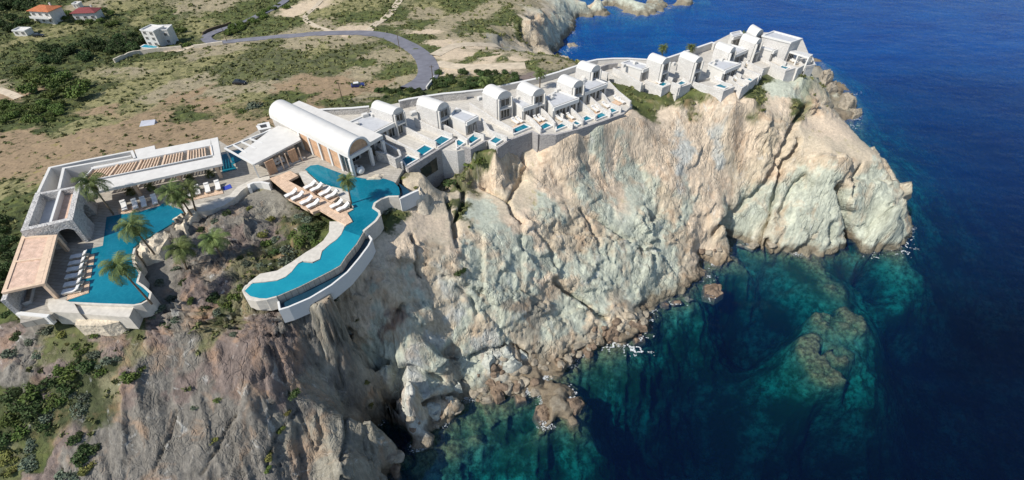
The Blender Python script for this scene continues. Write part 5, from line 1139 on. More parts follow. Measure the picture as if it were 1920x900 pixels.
def plant(name, pr, names, loc, s, rz, label, cat, group, sz=1.0):
    e = bpy.data.objects.new(name, None); col.objects.link(e); e.location = loc; e.scale = (s, s, s * sz); e.rotation_euler = (0, 0, rz); tag(e, label, cat, group)
    for me, nm in zip(pr, names): o = bpy.data.objects.new(nm, me); col.objects.link(o); o.parent = e
    return e
rr = random.Random(5)
def shrub(a, b, wpx, kind, label, group, sz=.8):
    p, _ = G(a, b); dep = p.y * CT - (p.z - CAM_Z) * ST; s = wpx * dep / F_PX / 2 / .95
    return plant('shrub', PR[kind][rr.randrange(3)], ('foliage', 'stem'), (p.x, p.y, p.z - .1), s, rr.uniform(0, 6.28), label, 'shrub', group, sz)
KN = {'g': 'green', 'y': 'grey green', 'd': 'dark green', 'o': 'olive yellow'}
# rock garden between the pools, and slope below (position, width in px, kind)
GARD = [(540, 470, 34, 'y'), (560, 455, 36, 'g'), (585, 440, 38, 'd'), (600, 425, 34, 'd'), (530, 490, 34, 'y'), (515, 470, 26, 'd'), (550, 440, 28, 'g'), (570, 430, 30, 'd'), (595, 455, 28, 'g'), (520, 450, 26, 'y'), (500, 455, 26, 'g'), (548, 485, 26, 'y'),
        (495, 440, 26, 'o'), (508, 412, 22, 'o'), (560, 405, 20, 'y'), (575, 412, 24, 'y'), (460, 495, 24, 'y'), (450, 485, 20, 'd'), (488, 500, 26, 'y'), (470, 515, 26, 'g'), (505, 505, 22, 'd'), (420, 570, 34, 'g'), (400, 560, 34, 'd'), (440, 555, 30, 'g'), (410, 585, 26, 'y'),
        (385, 575, 24, 'd'), (435, 580, 26, 'd'), (450, 540, 22, 'g'), (465, 392, 20, 'o'), (440, 380, 20, 'd'), (425, 400, 22, 'd'), (400, 415, 20, 'y'), (375, 430, 20, 'd'), (330, 505, 22, 'y'), (300, 530, 22, 'y'), (345, 530, 24, 'd'), (320, 560, 22, 'y'), (355, 565, 20, 'g'), (300, 580, 26, 'y'), (330, 600, 24, 'y'), (310, 610, 26, 'd'), (285, 595, 20, 'y')]
for i, (a, b, w_, k) in enumerate(GARD): wh = 'beside the pale beach of the curved pool' if a > 500 and b > 425 else 'near the timber walkway' if a > 490 else 'below the infinity pool tip' if 375 < a < 450 and b > 535 else 'in the rocks under the palm pair' if a < 400 else 'in the middle of the rock garden'; shrub(a, b, w_, k, '%s %s shrub %s' % ('big' if w_ > 29 else 'small', KN[k], wh), '%s %s shrubs %s' % ('big' if w_ > 29 else 'small', KN[k], wh))
SLOPE = [(20, 740, 46, 'd'), (60, 735, 44, 'g'), (95, 715, 44, 'd'), (130, 700, 44, 'g'), (160, 685, 40, 'd'), (20, 780, 48, 'g'), (60, 770, 46, 'd'), (100, 750, 44, 'g'), (10, 820, 46, 'd'), (40, 805, 44, 'g'), (130, 730, 38, 'd'), (175, 665, 32, 'y'), (205, 672, 34, 'y'), (150, 660, 26, 'g'), (85, 795, 38, 'd'), (15, 860, 40, 'o'),
         (190, 695, 32, 'g'), (60, 840, 34, 'y'), (55, 865, 40, 'y'), (155, 850, 46, 'd'), (140, 825, 34, 'd'), (170, 875, 34, 'o'), (240, 705, 36, 'g'), (160, 745, 36, 'y'), (150, 770, 34, 'y'), (90, 780, 36, 'y'), (20, 885, 34, 'o'), (120, 885, 36, 'y'), (35, 760, 40, 'd'), (75, 752, 40, 'd'), (110, 690, 26, 'g'), (125, 645, 12, 'o'),
         (60, 640, 34, 'y'), (85, 620, 30, 'y'), (20, 660, 34, 'y'), (30, 630, 30, 'd'), (70, 665, 24, 'y'), (115, 625, 26, 'o'), (180, 625, 24, 'g'), (15, 590, 28, 'd'), (10, 560, 34, 'd')]
for i, (a, b, w_, k) in enumerate(SLOPE[:]): wh = 'just below the corner room' if b < 670 and a < 110 else 'at the upper end of the green slope strip' if b < 720 and a > 100 else 'at the bottom left corner' if b > 815 else 'in the thick of the green slope strip'; sz_ = 'large' if w_ > 39 else 'medium' if w_ > 32 else 'small'; shrub(a, b, w_, k, '%s %s shrub %s' % (sz_, KN[k], wh), '%s %s shrubs %s' % (sz_, KN[k], wh), .7)
for i in range(60):
    a, b, w_, k = SLOPE[i % 30]; SLOPE.append((a + rr.uniform(-22, 22), b + rr.uniform(-16, 16), w_ * rr.uniform(.45, .8), k))
for i in range(len(SLOPE) - 60, len(SLOPE)):
    a, b, w_, k = SLOPE[i]; sz_ = 'mid sized' if w_ > 25 else 'small'; wh = 'upper' if b < 715 else 'lower' if b > 785 else 'middle'
    if a > 3: shrub(a, b, w_, k, '%s %s bush in the %s green slope strip' % (sz_, KN[k], wh), '%s %s bushes in the %s green slope strip' % (sz_, KN[k], wh), .7)
RIDGE = [(550, 738, 30, 'd', 'dark green bush alone on the bare brown ridge'), (410, 748, 20, 'g', 'bright green bush left of centre on the bare ridge'), (365, 762, 18, 'y', 'small grey green bush at the left of the bare ridge'), (538, 775, 22, 'o', 'spreading olive tuft below the dark bush'),
         (525, 805, 20, 'g', 'green tuft low on the ridge, third below the dark bush'), (403, 824, 24, 'o', 'olive tuft near the bottom left of the ridge'), (505, 852, 30, 'o', 'broad olive tuft at the foot of the ridge'), (440, 625, 22, 'y', 'grey green bush just below the infinity pool'),
         (686, 715, 18, 'o', 'olive tuft near the ridge edge, upper'), (693, 758, 22, 'o', 'olive tuft near the ridge edge, lower'), (500, 880, 18, 'g', 'small green tuft at the bottom of the ridge'), (868, 385, 30, 'd', 'dark bush in the cliff cleft below the retaining wall'), (862, 510, 32, 'd', 'dark bush half way down the left cliff'), (625, 555, 34, 'y', 'grey green bush on the cliff right of the infinity pool'),
         (728, 395, 44, 'y', 'grey green mat inside the bend of the curved pool'), (902, 300, 30, 'g', 'green bush at the foot of the retaining wall'), (845, 345, 34, 'd', 'dark bush below the retaining wall opening'), (880, 310, 26, 'g', 'green bush left of the wall corner'), (690, 560, 14, 'o', 'tiny olive bush on the pale cliff'), (668, 600, 14, 'o', 'olive bush low on the pale cliff'), (780, 350, 14, 'o', 'small tuft on the white craggy rock'), (755, 333, 16, 'o', 'olive tuft at the corner of the first plunge pool'),
         (480, 200, 44, 'y', 'large grey green bush behind the hall vault'), (455, 210, 26, 'g', 'smaller green bush beside the large one behind the vault'), (405, 350, 12, 'o', 'small tuft on the curved path'), (440, 345, 12, 'o', 'small olive tuft beside the blue mat'), (500, 350, 22, 'o', 'olive bush at the head of the rock garden')]
for a, b, w_, k, lab in RIDGE: shrub(a, b, w_, k, lab, None, .6)
# trees in the valley, one by one
def tree(a, b, wpx, lab, grp, v=0):
    part_ = (('left', 'middle', 'right')[min(2, max(0, int((a - TR[grp][0]) / (TR[grp][1] - TR[grp][0]) * 3)))]) if grp in TR else ''
    sz_ = 'small ' if wpx < 17 else 'mid sized ' if wpx < 25 else 'large '
    lab = sz_ + lab.replace('big ', '').replace('small ', '') + (', %s part' % part_ if part_ else ''); grp = sz_ + grp + (', %s part' % part_ if part_ else '')
    p, _ = G(a, b); dep = p.y * CT - (p.z - CAM_Z) * ST; s = wpx * dep / F_PX / 2 / .95
    return plant('tree', TREEP[(v + rr.randrange(2) * 2) % 4], ('crown', 'trunk'), (p.x, p.y, p.z - .2), s, rr.uniform(0, 6.28), lab, 'tree', grp, .85)
TR = {'trees of the dense valley grove': (45, 165), 'trees of the long thicket': (70, 280), 'trees at the top left': (-5, 70), 'trees below the tiled house': (0, 50), 'garden trees of the valley houses': (120, 350), 'trees beside the upper road': (425, 545), 'trees left of the ploughed field': (5, 115), 'trees in the gully behind the villas': (812, 985), 'trees below the road end': (705, 800), 'trees left of the stone pavilion': (-5, 28)}
NT = [(150, 185, 52), (135, 175, 42), (110, 165, 44), (85, 160, 44), (160, 165, 36), (70, 150, 40), (125, 152, 40), (60, 175, 40), (95, 140, 36), (100, 185, 36), (45, 140, 34)]
for a, b, w_ in NT: tree(a, b, w_, 'rounded green tree in the dense valley grove', 'trees of the dense valley grove', 0)
for i in range(46):
    t = i / 45; a = 80 + 190 * t + rr.uniform(-14, 14); b = 112 - 28 * t + rr.uniform(-16, 14); tree(a, b, rr.uniform(20, 32), 'dark tree in the thicket left of the modern house', 'trees of the long thicket', 1)
for i in range(18): tree(rr.uniform(-5, 70), rr.uniform(2, 24), rr.uniform(20, 30), 'dark tree in the grove at the top left corner', 'trees at the top left', 1)
for i in range(12): tree(rr.uniform(0, 50), rr.uniform(38, 62), rr.uniform(16, 26), 'tree in the grove below the tiled house', 'trees below the tiled house', 1)
for a, b in ((150, 45), (170, 44), (190, 42), (130, 28), (122, 38), (205, 50), (218, 46), (280, 55), (262, 60), (330, 62), (345, 60), (352, 88), (195, 22), (210, 28)): tree(a, b, 18, 'small garden tree among the valley houses', 'garden trees of the valley houses', 0)
for i in range(34):
    t = rr.random(); a = 425 + 120 * t; b = 66 - 56 * t + rr.uniform(-10, 4); tree(a, b, rr.uniform(10, 18), 'bushy tree beside the upper road', 'trees beside the upper road', 0)
for i in range(30): tree(rr.uniform(5, 115), rr.uniform(195, 232), rr.uniform(18, 30), 'low green tree left of the ploughed field', 'trees left of the ploughed field', 0)
for i in range(44):
    a = rr.uniform(812, 985); b = 150 + rr.uniform(-14, 18) - (a - 900) * .04; tree(a, b, rr.uniform(14, 24), 'dark tree in the gully behind the near villas', 'trees in the gully behind the villas', 1)
for i in range(16): tree(rr.uniform(705, 800), rr.uniform(170, 184), rr.uniform(12, 20), 'dark tree below the road end', 'trees below the road end', 1)
for i in range(16): tree(rr.uniform(-5, 28), rr.uniform(410, 560), rr.uniform(26, 40), 'dark tree left of the stone pavilion', 'trees left of the stone pavilion', 1)

# scattered scrub that nobody could count
flatm = (VG.ravel() > .1) & (GZ.ravel() > 1.5)
idx = np.where(flatm)[0]; wgt = (VG.ravel()[idx] ** 1.25) * (GY.ravel()[idx] + 40)
GYr = GY.ravel()
inres = np.zeros(len(idx), bool)
for poly in (LEFT_AREA, MID_AREA, ROW1, ROW2):
    inres |= inpoly(TX.ravel()[idx], TY.ravel()[idx], [tuple(P(a, b, D)[:2]) for a, b in poly])
# keep the roads clear
rc = RV[:, 2, :2]
dmin = np.full(len(idx), 1e9)
for k in range(0, len(rc), 2): dmin = np.minimum(dmin, (TX.ravel()[idx] - rc[k, 0]) ** 2 + (TY.ravel()[idx] - rc[k, 1]) ** 2)
wgt = np.where(inres | (dmin < 25), 0, wgt); wgt /= wgt.sum()
NS = 24000
ch = rng.choice(idx, NS, p=wgt); base = np.stack([TX.ravel()[ch], TY.ravel()[ch], TZ.ravel()[ch]], 1)
tv, tt = [], []
protos = [leafcloud(26, 1, 1, .7, .36, 200 + k, 4) for k in range(6)]
for k in range(NS):
    v, t = protos[k % 6]; s = rng.uniform(.2, .85) * (1 + base[k, 1] / 330); a = rng.uniform(0, 6.28); c_, s_ = math.cos(a), math.sin(a)
    vv = v * s; tv.append(np.stack([vv[:, 0] * c_ - vv[:, 1] * s_, vv[:, 0] * s_ + vv[:, 1] * c_, vv[:, 2]], 1) + base[k] - (0, 0, .1)); tt.append(np.clip(t * .5 + rng.uniform(0, .6), 0, 1))
me = cloudmesh('scrub', np.concatenate(tv), np.concatenate(tt), 'leaf_mix'); so_ = bpy.data.objects.new('scrub', me); col.objects.link(so_); tag(so_, 'low wild scrub scattered over the valley and slopes', 'scrub'); so_['kind'] = 'stuff'

# ------------------------------------------------------------------ palms
def palm_proto():
    e = empty('palm_tree', (0, 0, 0), '', 'palm', 'date palms of the resort')
    mb = MB(); pts = [(.10 * math.sin(k * .5), 0, k / 10) for k in range(11)]; mb.tube([(p[0] * .3, 0, p[2]) for p in pts], [.045 - .017 * k / 10 + (.004 if k % 2 else 0) for k in range(11)], 9); tr_ = mb.build('trunk', 'trunk', e, True)
    return e
def fronds(seed, n=27, L_=1.0, dry=False):
    r = random.Random(seed); V, T = [], []
    for i in range(n):
        az = i * 2.399963 + r.uniform(-.2, .2); u = i / n
        el = (1.25 - 1.75 * u + r.uniform(-.12, .12)) if not dry else r.uniform(-1.2, -.7); Lf = L_ * r.uniform(.85, 1.1) * (1 if not dry else .6)
        pts = []; p = Vector((0, 0, 0)); e_ = el
        for k in range(9):
            pts.append(p.copy()); d = Vector((math.cos(az) * math.cos(e_), math.sin(az) * math.cos(e_), math.sin(e_))); p = p + d * Lf / 8; e_ -= .10 + .05 * k * .8
        side = Vector((-math.sin(az), math.cos(az), 0)); tn = r.uniform(.1, .9)
        for k in range(1, 8):
            for h in (0, .34, .67):
                a = pts[k].lerp(pts[k + 1], h); d = (pts[k + 1] - pts[k]).normalized(); ll = Lf * (.30 * math.sin(math.pi * min(1, (k + h) / 8.6)) ** .6 + .04)
                for sg in (-1, 1):
                    up_ = side.cross(d) * sg * 0 + Vector((0, 0, -.25 - r.random() * .3)); tip = a + (side * sg * .8 + d * .55 + up_).normalized() * ll; wv_ = d * Lf * .017
                    V += [a - wv_, a + wv_, tip + wv_ * .3, tip - wv_ * .3]; T += [min(1, max(0, tn + r.uniform(-.25, .25)))] * 4
        for k in range(8):
            w_ = side * Lf * .012; V += [pts[k] - w_, pts[k] + w_, pts[k + 1] + w_, pts[k + 1] - w_]; T += [.9] * 4
    return np.array([tuple(v) for v in V]), np.array(T)
PCROWN = [cloudmesh('crown', *fronds(s), 'palm_leaf') for s in (1, 2, 3)]; PDRY = cloudmesh('dry_fronds', *fronds(9, 14, 1, True), 'frond_dry')
mb = MB(); mb.tube([(0, 0, k / 12) for k in range(13)], [.5 * (.085 - .03 * k / 12 + (.008 if k % 2 else 0)) for k in range(13)], 9)
PTR = bpy.data.meshes.new('trunk'); PTR.from_pydata(mb.v, [], mb.f); PTR.materials.append(MATS['trunk'])
def palm(base, crown, wpx, lab, zb=None):
    p = P(*base, zb) if zb is not None else G(*base)[0]
    lo, hi = .5, 14
    for _ in range(30):
        h = (lo + hi) / 2; q = P(*crown, p.z + h); lo, hi = (h, hi) if proj(p.x, p.y, p.z + h)[1] > crown[1] else (lo, h)
    q = P(*crown, p.z + h); d = q - p; dep = q.y * CT - (q.z - CAM_Z) * ST
    e = bpy.data.objects.new('palm_tree', None); col.objects.link(e); e.location = p; tag(e, lab, 'palm', 'date palms of the resort')
    t = bpy.data.objects.new('trunk', PTR); col.objects.link(t); t.parent = e; t.rotation_euler = d.to_track_quat('Z', 'Y').to_euler(); wd = 4.0; t.scale = (wd, wd, d.length)
    s = wpx * dep / F_PX / 1.75
    for me_ in (PCROWN[rr.randrange(3)], PDRY):
        c = bpy.data.objects.new(me_.name.split('.')[0], me_); col.objects.link(c); c.parent = e; c.location = d; c.rotation_euler = (0, 0, rr.uniform(0, 6)); c.scale = (s, s, s)
PALMS = [((213, 402), (170, 343), 62, 'tall palm whose crown hides the corner of the long pavilion roof', D), ((290, 477), (248, 424), 66, 'leaning palm over the middle of the left pool', D - .5), ((285, 570), (222, 500), 66, 'leaning palm at the lower corner of the left pool', D - .5),
         ((349, 404), (322, 360), 52, 'leftmost palm of the cluster of three', D), ((360, 404), (338, 370), 44, 'middle palm of the cluster of three', D), ((367, 396), (355, 352), 40, 'rightmost palm of the cluster of three', D), ((350, 505), (338, 466), 56, 'left palm of the pair in the rocks below the path', None), ((417, 485), (400, 450), 58, 'right palm of the pair in the rocks below the path', None),
         ((659, 382), (650, 338), 38, 'single palm in the curved pool beside the last loungers', D), ((1012, 166), (1013, 137), 26, 'lone palm in the courtyard between the third and fourth villas', D), ((908, 172), (907, 151), 24, 'left palm of the pair behind the third villa', D), ((936, 168), (937, 149), 24, 'right palm of the pair behind the third villa', D),
         ((1241, 108), (1244, 89), 22, 'palm standing against the sea behind the first far villa', D), ((1296, 104), (1296, 88), 22, 'palm behind the second far villa at the wall', D), ((1388, 80), (1391, 66), 24, 'palm on the headland beside the back villa', D)]
for a in PALMS: palm(a[0], a[1], a[2], a[3], a[4])
# potted palms under the long pavilion
for k, (a, b) in enumerate([(247, 364), (284, 355), (357, 338), (396, 331)]):
    p = P(a, b, D); e = empty('potted_palm', p, 'low palm in a white pot under the long pavilion, %s from the left' % ORD[k], 'potted plant', 'potted palms under the pavilion')
    mb = MB(); mb.lathe(p, [(.28, 0), (.45, .5), (.42, .75), (.34, .76)], 14); mb.build('pot', 'trim_white', e, True)
    c = bpy.data.objects.new('leaves', PCROWN[k % 3]); col.objects.link(c); c.parent = e; c.location = (0, 0, .8); c.scale = (1.25,) * 3; c.rotation_euler = (0, 0, k)

# ------------------------------------------------------------------ valley houses, cars, poles
def house(name, a, b, wid_, dep_, h, rz, lab, roof, storeys, wallmat='render_white'):
    p, _ = G(a, b); z = p.z; e = empty(name, (p.x, p.y, z), lab, 'house'); ca_, sa_ = math.cos(rz), math.sin(rz)
    T = lambda x, y: (p.x + x * ca_ - y * sa_, p.y + x * sa_ + y * ca_)
    mb = MB(); q = [T(-wid_ / 2, 0), T(wid_ / 2, 0), T(wid_ / 2, dep_), T(-wid_ / 2, dep_)]; mb.prism(q, z - 2, z + h); mb.build('wall', wallmat, e)
    if roof == 'flat':
        mb = MB(); mb.band([Vector(v) for v in q], .3, z + h, z + h + .5, True); mb.build('parapet', 'trim_white', e)
    else:
        o = .6; mb = MB(); c = [T(-wid_ / 2 - o, -o), T(wid_ / 2 + o, -o), T(wid_ / 2 + o, dep_ + o), T(-wid_ / 2 - o, dep_ + o)]; r1, r2 = T(-wid_ / 2 + dep_ / 2, dep_ / 2), T(wid_ / 2 - dep_ / 2, dep_ / 2); zr = z + h + 1.7
        vs = [(*v, z + h) for v in c] + [(*v, z + h + .15) for v in c] + [(*r1, zr), (*r2, zr)]
        mb.add(vs, [(3, 2, 1, 0), (0, 1, 5, 4), (1, 2, 6, 5), (2, 3, 7, 6), (3, 0, 4, 7), (4, 5, 9, 8), (5, 6, 9), (6, 7, 8, 9), (7, 4, 8)]); rf = mb.build('roof', roof, e)
        mb = MB(); cc = T(wid_ * .25, dep_ * .7); mb.box((*cc, zr), (.6, .6, 1.2), rz); mb.build('chimney', 'render_white', rf)
    out = (sa_, -ca_); n = max(2, int(wid_ / 3)); A_, B_ = T(-wid_ / 2, 0), T(wid_ / 2, 0); sh = h / storeys
    for s_ in range(storeys):
        for k in range(n): window(e, A_, B_, z + s_ * sh + .8, z + s_ * sh + 2.1, (k + .3) / n, (k + .7) / n, out, 2)
    A_, B_ = T(-wid_ / 2, dep_), T(-wid_ / 2, 0)
    for s_ in range(storeys): window(e, A_, B_, z + s_ * sh + .8, z + s_ * sh + 2.0, .35, .65, (-ca_, -sa_), 2)
    if storeys > 1 and roof != 'flat':
        mb = MB(); q = [T(-wid_ / 2 + .3, -1.6), T(wid_ / 2 - .3, -1.6), T(wid_ / 2 - .3, 0), T(-wid_ / 2 + .3, 0)]; mb.prism(q, z + sh - .2, z + sh); mb.build('balcony', 'trim_white', e)
        mb = MB(); mb.wall(q[0], q[1], .1, z + sh, z + sh + .9); mb.build('railing', 'trim_white', e)
    return e, z
simple('tile_maroon', (.20, .05, .05), .85, .2, 1.5, .5, 5)
house('tiled_house', 86, 44, 10.5, 7.5, 5.6, R(-8), 'two storey white house with an orange tiled hip roof', 'tile_red', 2)
house('tiled_house', 163, 38, 10.5, 6, 3.4, R(6), 'long low white house with a maroon tiled roof', 'tile_maroon', 1)
e, z = house('modern_house', 290, 88, 6.5, 6, 6.6, R(-14), 'white three storey modern house with a small pool', 'flat', 3)
house('modern_house', 313, 84, 5.5, 5.5, 6.0, R(6), 'white right hand wing of the modern house, square windows', 'flat', 2)
q = [G(a, b)[0] for a, b in ((262, 92), (272, 87), (298, 88), (296, 93))]; zt = max(v.z for v in q) + .3
mb = MB(); mb.prism([tuple(v.xy) for v in q], zt - 2, zt); sp_ = tag(mb.build('garden_pool', 'trim_white'), 'small turquoise pool in front of the modern house', 'pool')
c = sum((v.xy for v in q), Vector((0, 0))) / 4; mb = MB(); mb.prism([tuple(c + (v.xy - c) * .82) for v in q], zt - .1, zt + .03); mb.build('water', 'pool_water_light', sp_)
house('shed', 41, 68, 6, 4, 2.2, R(-4), 'small pale flat roofed shed below the tiled house', 'flat', 1)
house('shed', 145, 16, 3, 3, 2.0, R(0), 'tiny white shed behind the maroon roofed house', 'flat', 1)
def car_proto(paint, lab, a, b, ang, roofm=None):
    p, nrm = G(a, b); e = empty('parked_car', (p.x, p.y, p.z + .02), lab, 'car'); z = .0
    e.location.z += .05
    def put(mb, nm, mt, par=e, sm=False):
        me = bpy.data.meshes.new(nm); me.from_pydata(mb.v, [], mb.f); me.materials.append(MATS[mt]); o = bpy.data.objects.new(nm, me); col.objects.link(o); o.parent = par; return o
    prof = [(-2.05, .35), (-2.1, .75), (-1.95, .95), (-1.25, 1.0), (1.0, .98), (1.85, .82), (2.08, .6), (2.05, .35)]
    mb = MB(); n = len(prof); vs = [(x, -.86, z_) for x, z_ in prof] + [(x, .86, z_) for x, z_ in prof]; mb.add(vs, [tuple(range(n)), tuple(range(n, 2 * n))[::-1]] + [(i, n + i, n + (i + 1) % n, (i + 1) % n) for i in range(n)]); body = put(mb, 'body', paint)
    mb = MB(); b0, t0 = [(-1.75, .98), (.95, .96)], [(-1.35, 1.42), (.25, 1.42)]
    vs = [(-1.75, -.8, .98), (.95, -.8, .96), (.95, .8, .96), (-1.75, .8, .98), (-1.3, -.62, 1.42), (.25, -.62, 1.42), (.25, .62, 1.42), (-1.3, .62, 1.42)]; mb.add(vs, [(4, 5, 6, 7), (0, 1, 5, 4), (1, 2, 6, 5), (2, 3, 7, 6), (3, 0, 4, 7)]); put(mb, 'cabin', 'glass_dark')
    mb = MB(); mb.box((-.52, 0, 1.45), (1.6, 1.26, .06)); put(mb, 'roof', roofm or paint)
    for sx_ in (-1.3, 1.3):
        for sy_ in (-.84, .84):
            mb = MB(); mb.tube([(sx_, sy_ - .1, .33), (sx_, sy_ + .1, .33)], .33, 14); w_ = put(mb, 'wheel', 'rubber'); mb = MB(); mb.tube([(sx_, sy_ - .11, .33), (sx_, sy_ + .11, .33)], .18, 10); put(mb, 'rim', 'chrome', w_)
    for sy_ in (-.6, .6): mb = MB(); mb.box((2.04, sy_, .68), (.1, .3, .14)); put(mb, 'headlight', 'trim_white')
    e.rotation_euler = (0, 0, ang); return e
car_proto('paint_blue', 'dark blue car with a white roof on the bare red patch', 672, 163, R(15), 'trim_white')
car_proto('paint_black', 'dark car on the dry field left of the red patch', 450, 158, R(0))
car_proto('paint_black', 'dark car below the tiled house in the valley', 74, 69, R(10))
simple('paint_silver', (.42, .44, .50), .35, .04, 2, spec=.5)
p = G(277, 235)[0]; mb = MB(); mb.add([(p.x - 2, p.y - .8, p.z), (p.x + 1.8, p.y + .2, p.z + .1), (p.x + 1.8, p.y + 1.6, p.z + 1.0), (p.x - 1.6, p.y + .6, p.z + 1.1), (p.x - 2, p.y - .8, p.z - .3), (p.x + 1.8, p.y + .2, p.z - .3), (p.x + 1.9, p.y + 1.9, p.z - .3), (p.x - 1.6, p.y + .9, p.z - .3)], [(0, 1, 2, 3), (0, 4, 5, 1), (1, 5, 6, 2), (2, 6, 7, 3), (3, 7, 4, 0)]); tag(mb.build('tarpaulin', 'paint_silver'), 'pale lilac tarpaulin at the edge of the ploughed field', 'tarpaulin')
def pole(a, b, h, lab, arm=False):
    p, _ = G(a, b); e = empty('utility_pole', p, lab, 'pole', 'timber utility poles')
    mb = MB(); mb.tube([(p.x, p.y, p.z - .5), (p.x, p.y, p.z + h)], [.14, .09], 8); mb.build('post', 'post_wood', e)
    mb = MB(); mb.box((p.x, p.y, p.z + h - .5), (1.4, .1, .12)); mb.build('crossarm', 'post_wood', e)
pole(643, 191, 6, 'utility pole near the blue car'); pole(749, 92, 6.5, 'utility pole at the outer bend of the road'); pole(426, 79, 6, 'utility pole at the hairpin'); pole(812, 152, 5, 'utility pole by the lower end of the road'); pole(243, 84, 5, 'utility pole beside the thicket')

# ------------------------------------------------------------------ rocks at the shore, foam
SR = [([(1318, 540), (1330, 530), (1352, 533), (1357, 552), (1340, 562), (1320, 556)], 2.0, 'round brown boulder standing in the sea off the middle cliff'), ([(930, 655), (945, 648), (960, 652), (962, 668), (945, 672)], 2.2, 'grey block at the top of the rock fall'), ([(905, 662), (922, 660), (930, 675), (918, 690), (902, 682)], 2.0, 'leaning grey block left of the rock fall'),
      ([(940, 672), (965, 668), (980, 680), (960, 692), (942, 688)], 2.0, 'broad grey block in the middle of the rock fall'), ([(968, 655), (985, 658), (992, 672), (975, 676)], 1.6, 'grey block right of the rock fall'), ([(925, 715), (940, 712), (945, 742), (930, 750), (918, 735)], 1.6, 'tall leaning brown slab above the water'), ([(842, 712), (862, 712), (866, 728), (848, 732)], 1.5, 'white block at the mouth of the chasm'),
      ([(832, 744), (850, 742), (856, 752), (840, 760)], 1.2, 'small pale block below the white one'), ([(795, 758), (820, 752), (834, 764), (818, 782), (796, 776)], 1.6, 'rounded pale boulder on the outcrop by the chasm'), ([(960, 735), (985, 738), (990, 755), (968, 760)], 1.2, 'flat brown rock at the waterline'), ([(1003, 762), (1025, 752), (1045, 765), (1038, 790), (1012, 800), (1000, 782)], 1.6, 'large brown rock in the shallows'),
      ([(1050, 752), (1085, 742), (1098, 756), (1080, 775), (1055, 772)], 1.2, 'low brown rock right of the large one in the shallows'), ([(1130, 615), (1160, 605), (1165, 622), (1140, 632)], 1.4, 'brown rock beside the foam'), ([(1165, 598), (1210, 602), (1215, 615), (1175, 615)], 1.2, 'flat brown ledge beside the foam'), ([(1180, 628), (1205, 620), (1212, 640), (1190, 648)], 1.0, 'wave washed rock in the foam'),
      ([(1535, 141), (1555, 138), (1562, 148), (1548, 158), (1534, 154)], 4, 'dark round rock off the headland tip'), ([(1545, 160), (1566, 156), (1570, 170), (1552, 175)], 3, 'dark rock second off the headland tip'), ([(1575, 178), (1598, 180), (1608, 196), (1590, 205), (1572, 196)], 4, 'large grey rock off the headland side'), ([(1590, 205), (1615, 206), (1618, 214), (1600, 222)], 2, 'brown wave washed rock off the headland side'), ([(1060, 84), (1078, 80), (1084, 88), (1066, 92)], 1.4, 'brown rock in the foam of the bay')]
for i, (poly, h, lab) in enumerate(SR):
    cx0 = sum(p[0] for p in poly) / len(poly); cy0 = sum(p[1] for p in poly) / len(poly); g, _ = G(cx0, cy0); z0 = max(-.8, g.z - .6)
    rockmesh('sea_rock' if z0 < .5 else 'boulder', poly, z0, z0 + h, 'grey_brown_rock' if i > 14 else 'shore_rock' if i not in (1, 2, 3, 4, 6, 7, 8) else 'grey_rock', lab, 40 + i)
FO = [(1690, 470, 16, 8), (1702, 448, 8, 16), (1694, 405, 6, 12), (1700, 462, 14, 8), (1604, 238, 10, 6), (1598, 178, 10, 5), (1572, 156, 8, 4), (1326, 492, 8, 12), (1330, 524, 10, 6), (1328, 562, 10, 4), (1190, 655, 24, 8), (1150, 648, 18, 7), (1205, 625, 14, 10), (1210, 600, 10, 5), (1058, 745, 14, 8), (1065, 735, 10, 8), (1070, 62, 10, 4), (1078, 86, 16, 5), (1060, 96, 14, 4), (1298, 6, 12, 3), (1608, 222, 10, 5), (1540, 470, 10, 4), (1640, 482, 14, 4), (1270, 570, 12, 4)]
vs = []; 
for a, b, wx_, wy_ in FO:
    for k in range(int(wx_ * wy_ * 9)):
        r_ = rng.normal(size=2) * .62; px_, py_ = a + r_[0] * wx_, b + r_[1] * wy_; p = P(px_, py_, .05)
        n = float(vnoise(p.x / 1.3, p.y / 1.3, 0, 5))
        n2_ = float(vnoise(p.x / .35, p.y / .35, 3, 8))
        if abs(n) > .22 or n2_ < -.1: continue
        s = rng.uniform(.04, .15); t0 = rng.uniform(0, 6.28)
        vs += [(p.x + s * math.cos(t0 + q_ * 1.57) * (1.7 if q_ % 2 else .8), p.y + s * math.sin(t0 + q_ * 1.57), .05 + rng.uniform(0, .12)) for q_ in range(4)]
SH = np.where((np.abs(TZ.ravel()) < .22) & (GZ.ravel() < 2))[0]
for i in rng.choice(SH, 7000):
    x, y = TX.ravel()[i], TY.ravel()[i]
    if vnoise(x / 5, y / 5, 0, 66) < .12: continue
    for _ in range(4):
        a_ = x + rng.normal() * .5; b_ = y + rng.normal() * .5; s = rng.uniform(.03, .13); t0 = rng.uniform(0, 6.28)
        vs += [(a_ + s * math.cos(t0 + q_ * 1.57) * (1.7 if q_ % 2 else .8), b_ + s * math.sin(t0 + q_ * 1.57), .04 + rng.uniform(0, .08)) for q_ in range(4)]
fm = cloudmesh('sea_foam', np.array(vs), np.zeros(len(vs)), 'foam'); fo = bpy.data.objects.new('sea_foam', fm); col.objects.link(fo); tag(fo, 'white foam where waves break on the rocks', 'foam'); fo['kind'] = 'stuff'
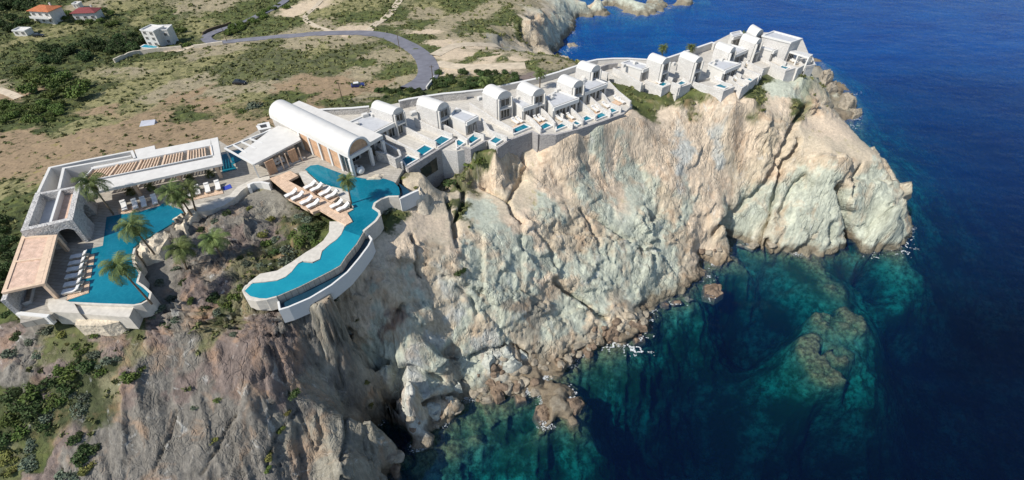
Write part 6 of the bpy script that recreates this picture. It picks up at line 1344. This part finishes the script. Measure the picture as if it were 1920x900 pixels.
# boulders heaped along the shore
BM = []
for s_ in range(5):
    bm = bmesh.new(); bmesh.ops.create_icosphere(bm, subdivisions=3, radius=1)
    r = random.Random(s_); pl = [(Vector((r.gauss(0, 1), r.gauss(0, 1), r.gauss(0, 1))).normalized(), r.uniform(.55, .9)) for _ in range(11)]
    for v in bm.verts:
        for n__, d__ in pl:
            k = v.co.dot(n__)
            if k > d__: v.co -= n__ * (k - d__)
        v.co *= 1 + .05 * float(vnoise(v.co.x * 3, v.co.y * 3, v.co.z * 3, s_))
    me = bpy.data.meshes.new('shore_boulder'); bm.to_mesh(me); bm.free(); me.materials.append(MATS['shore_rock' if s_ % 2 else 'grey_brown_rock']); BM.append(me)
BAND = [((885, 742), (1000, 712), 16, 26), ((1000, 705), (1120, 640), 14, 30), ((1100, 640), (1215, 590), 16, 30), ((900, 690), (1000, 680), 16, 22), ((1200, 590), (1325, 555), 5, 12), ((1310, 470), (1440, 462), 10, 18), ((770, 800), (870, 765), 10, 12), ((730, 850), (745, 900), 10, 8)]
BN = ['below the rock fall', 'between the rock fall and the foam', 'round the foaming ledges', 'inside the rock fall', 'under the middle cliff foot', 'in the cove under the big fissure', 'on the outcrop by the chasm', 'at the chasm mouth']
for bi, ((a0, b0), (a1, b1), spread, n) in enumerate(BAND):
    for k in range(n):
        t = rr.random(); a = a0 + (a1 - a0) * t + rr.gauss(0, spread * .5); b = b0 + (b1 - b0) * t + rr.gauss(0, spread * .55); p, _ = G(a, b)
        if p.z > 9: continue
        s = rr.choice((.5, .7, .9, 1.2, 1.7)) * .8; z_ = max(p.z, -.5)
        mi_ = rr.randrange(5); o = bpy.data.objects.new('shore_boulder', BM[mi_]); col.objects.link(o); o.location = (p.x, p.y, z_ - .15); o.scale = (s * rr.uniform(.8, 1.5), s, s * rr.uniform(.5, .85)); o.rotation_euler = (rr.uniform(-.3, .3), rr.uniform(-.3, .3), rr.uniform(0, 6.28))
        tag(o, '%s %s boulder on the shore %s' % ('small' if s < .65 else 'large' if s > 1.1 else 'mid sized', 'dark brown' if mi_ % 2 else 'grey brown', BN[bi]), 'rock', '%s boulders on the shore %s' % (('small' if s < .65 else 'large' if s > 1.1 else 'mid sized') + (' dark brown' if mi_ % 2 else ' grey brown'), BN[bi]))
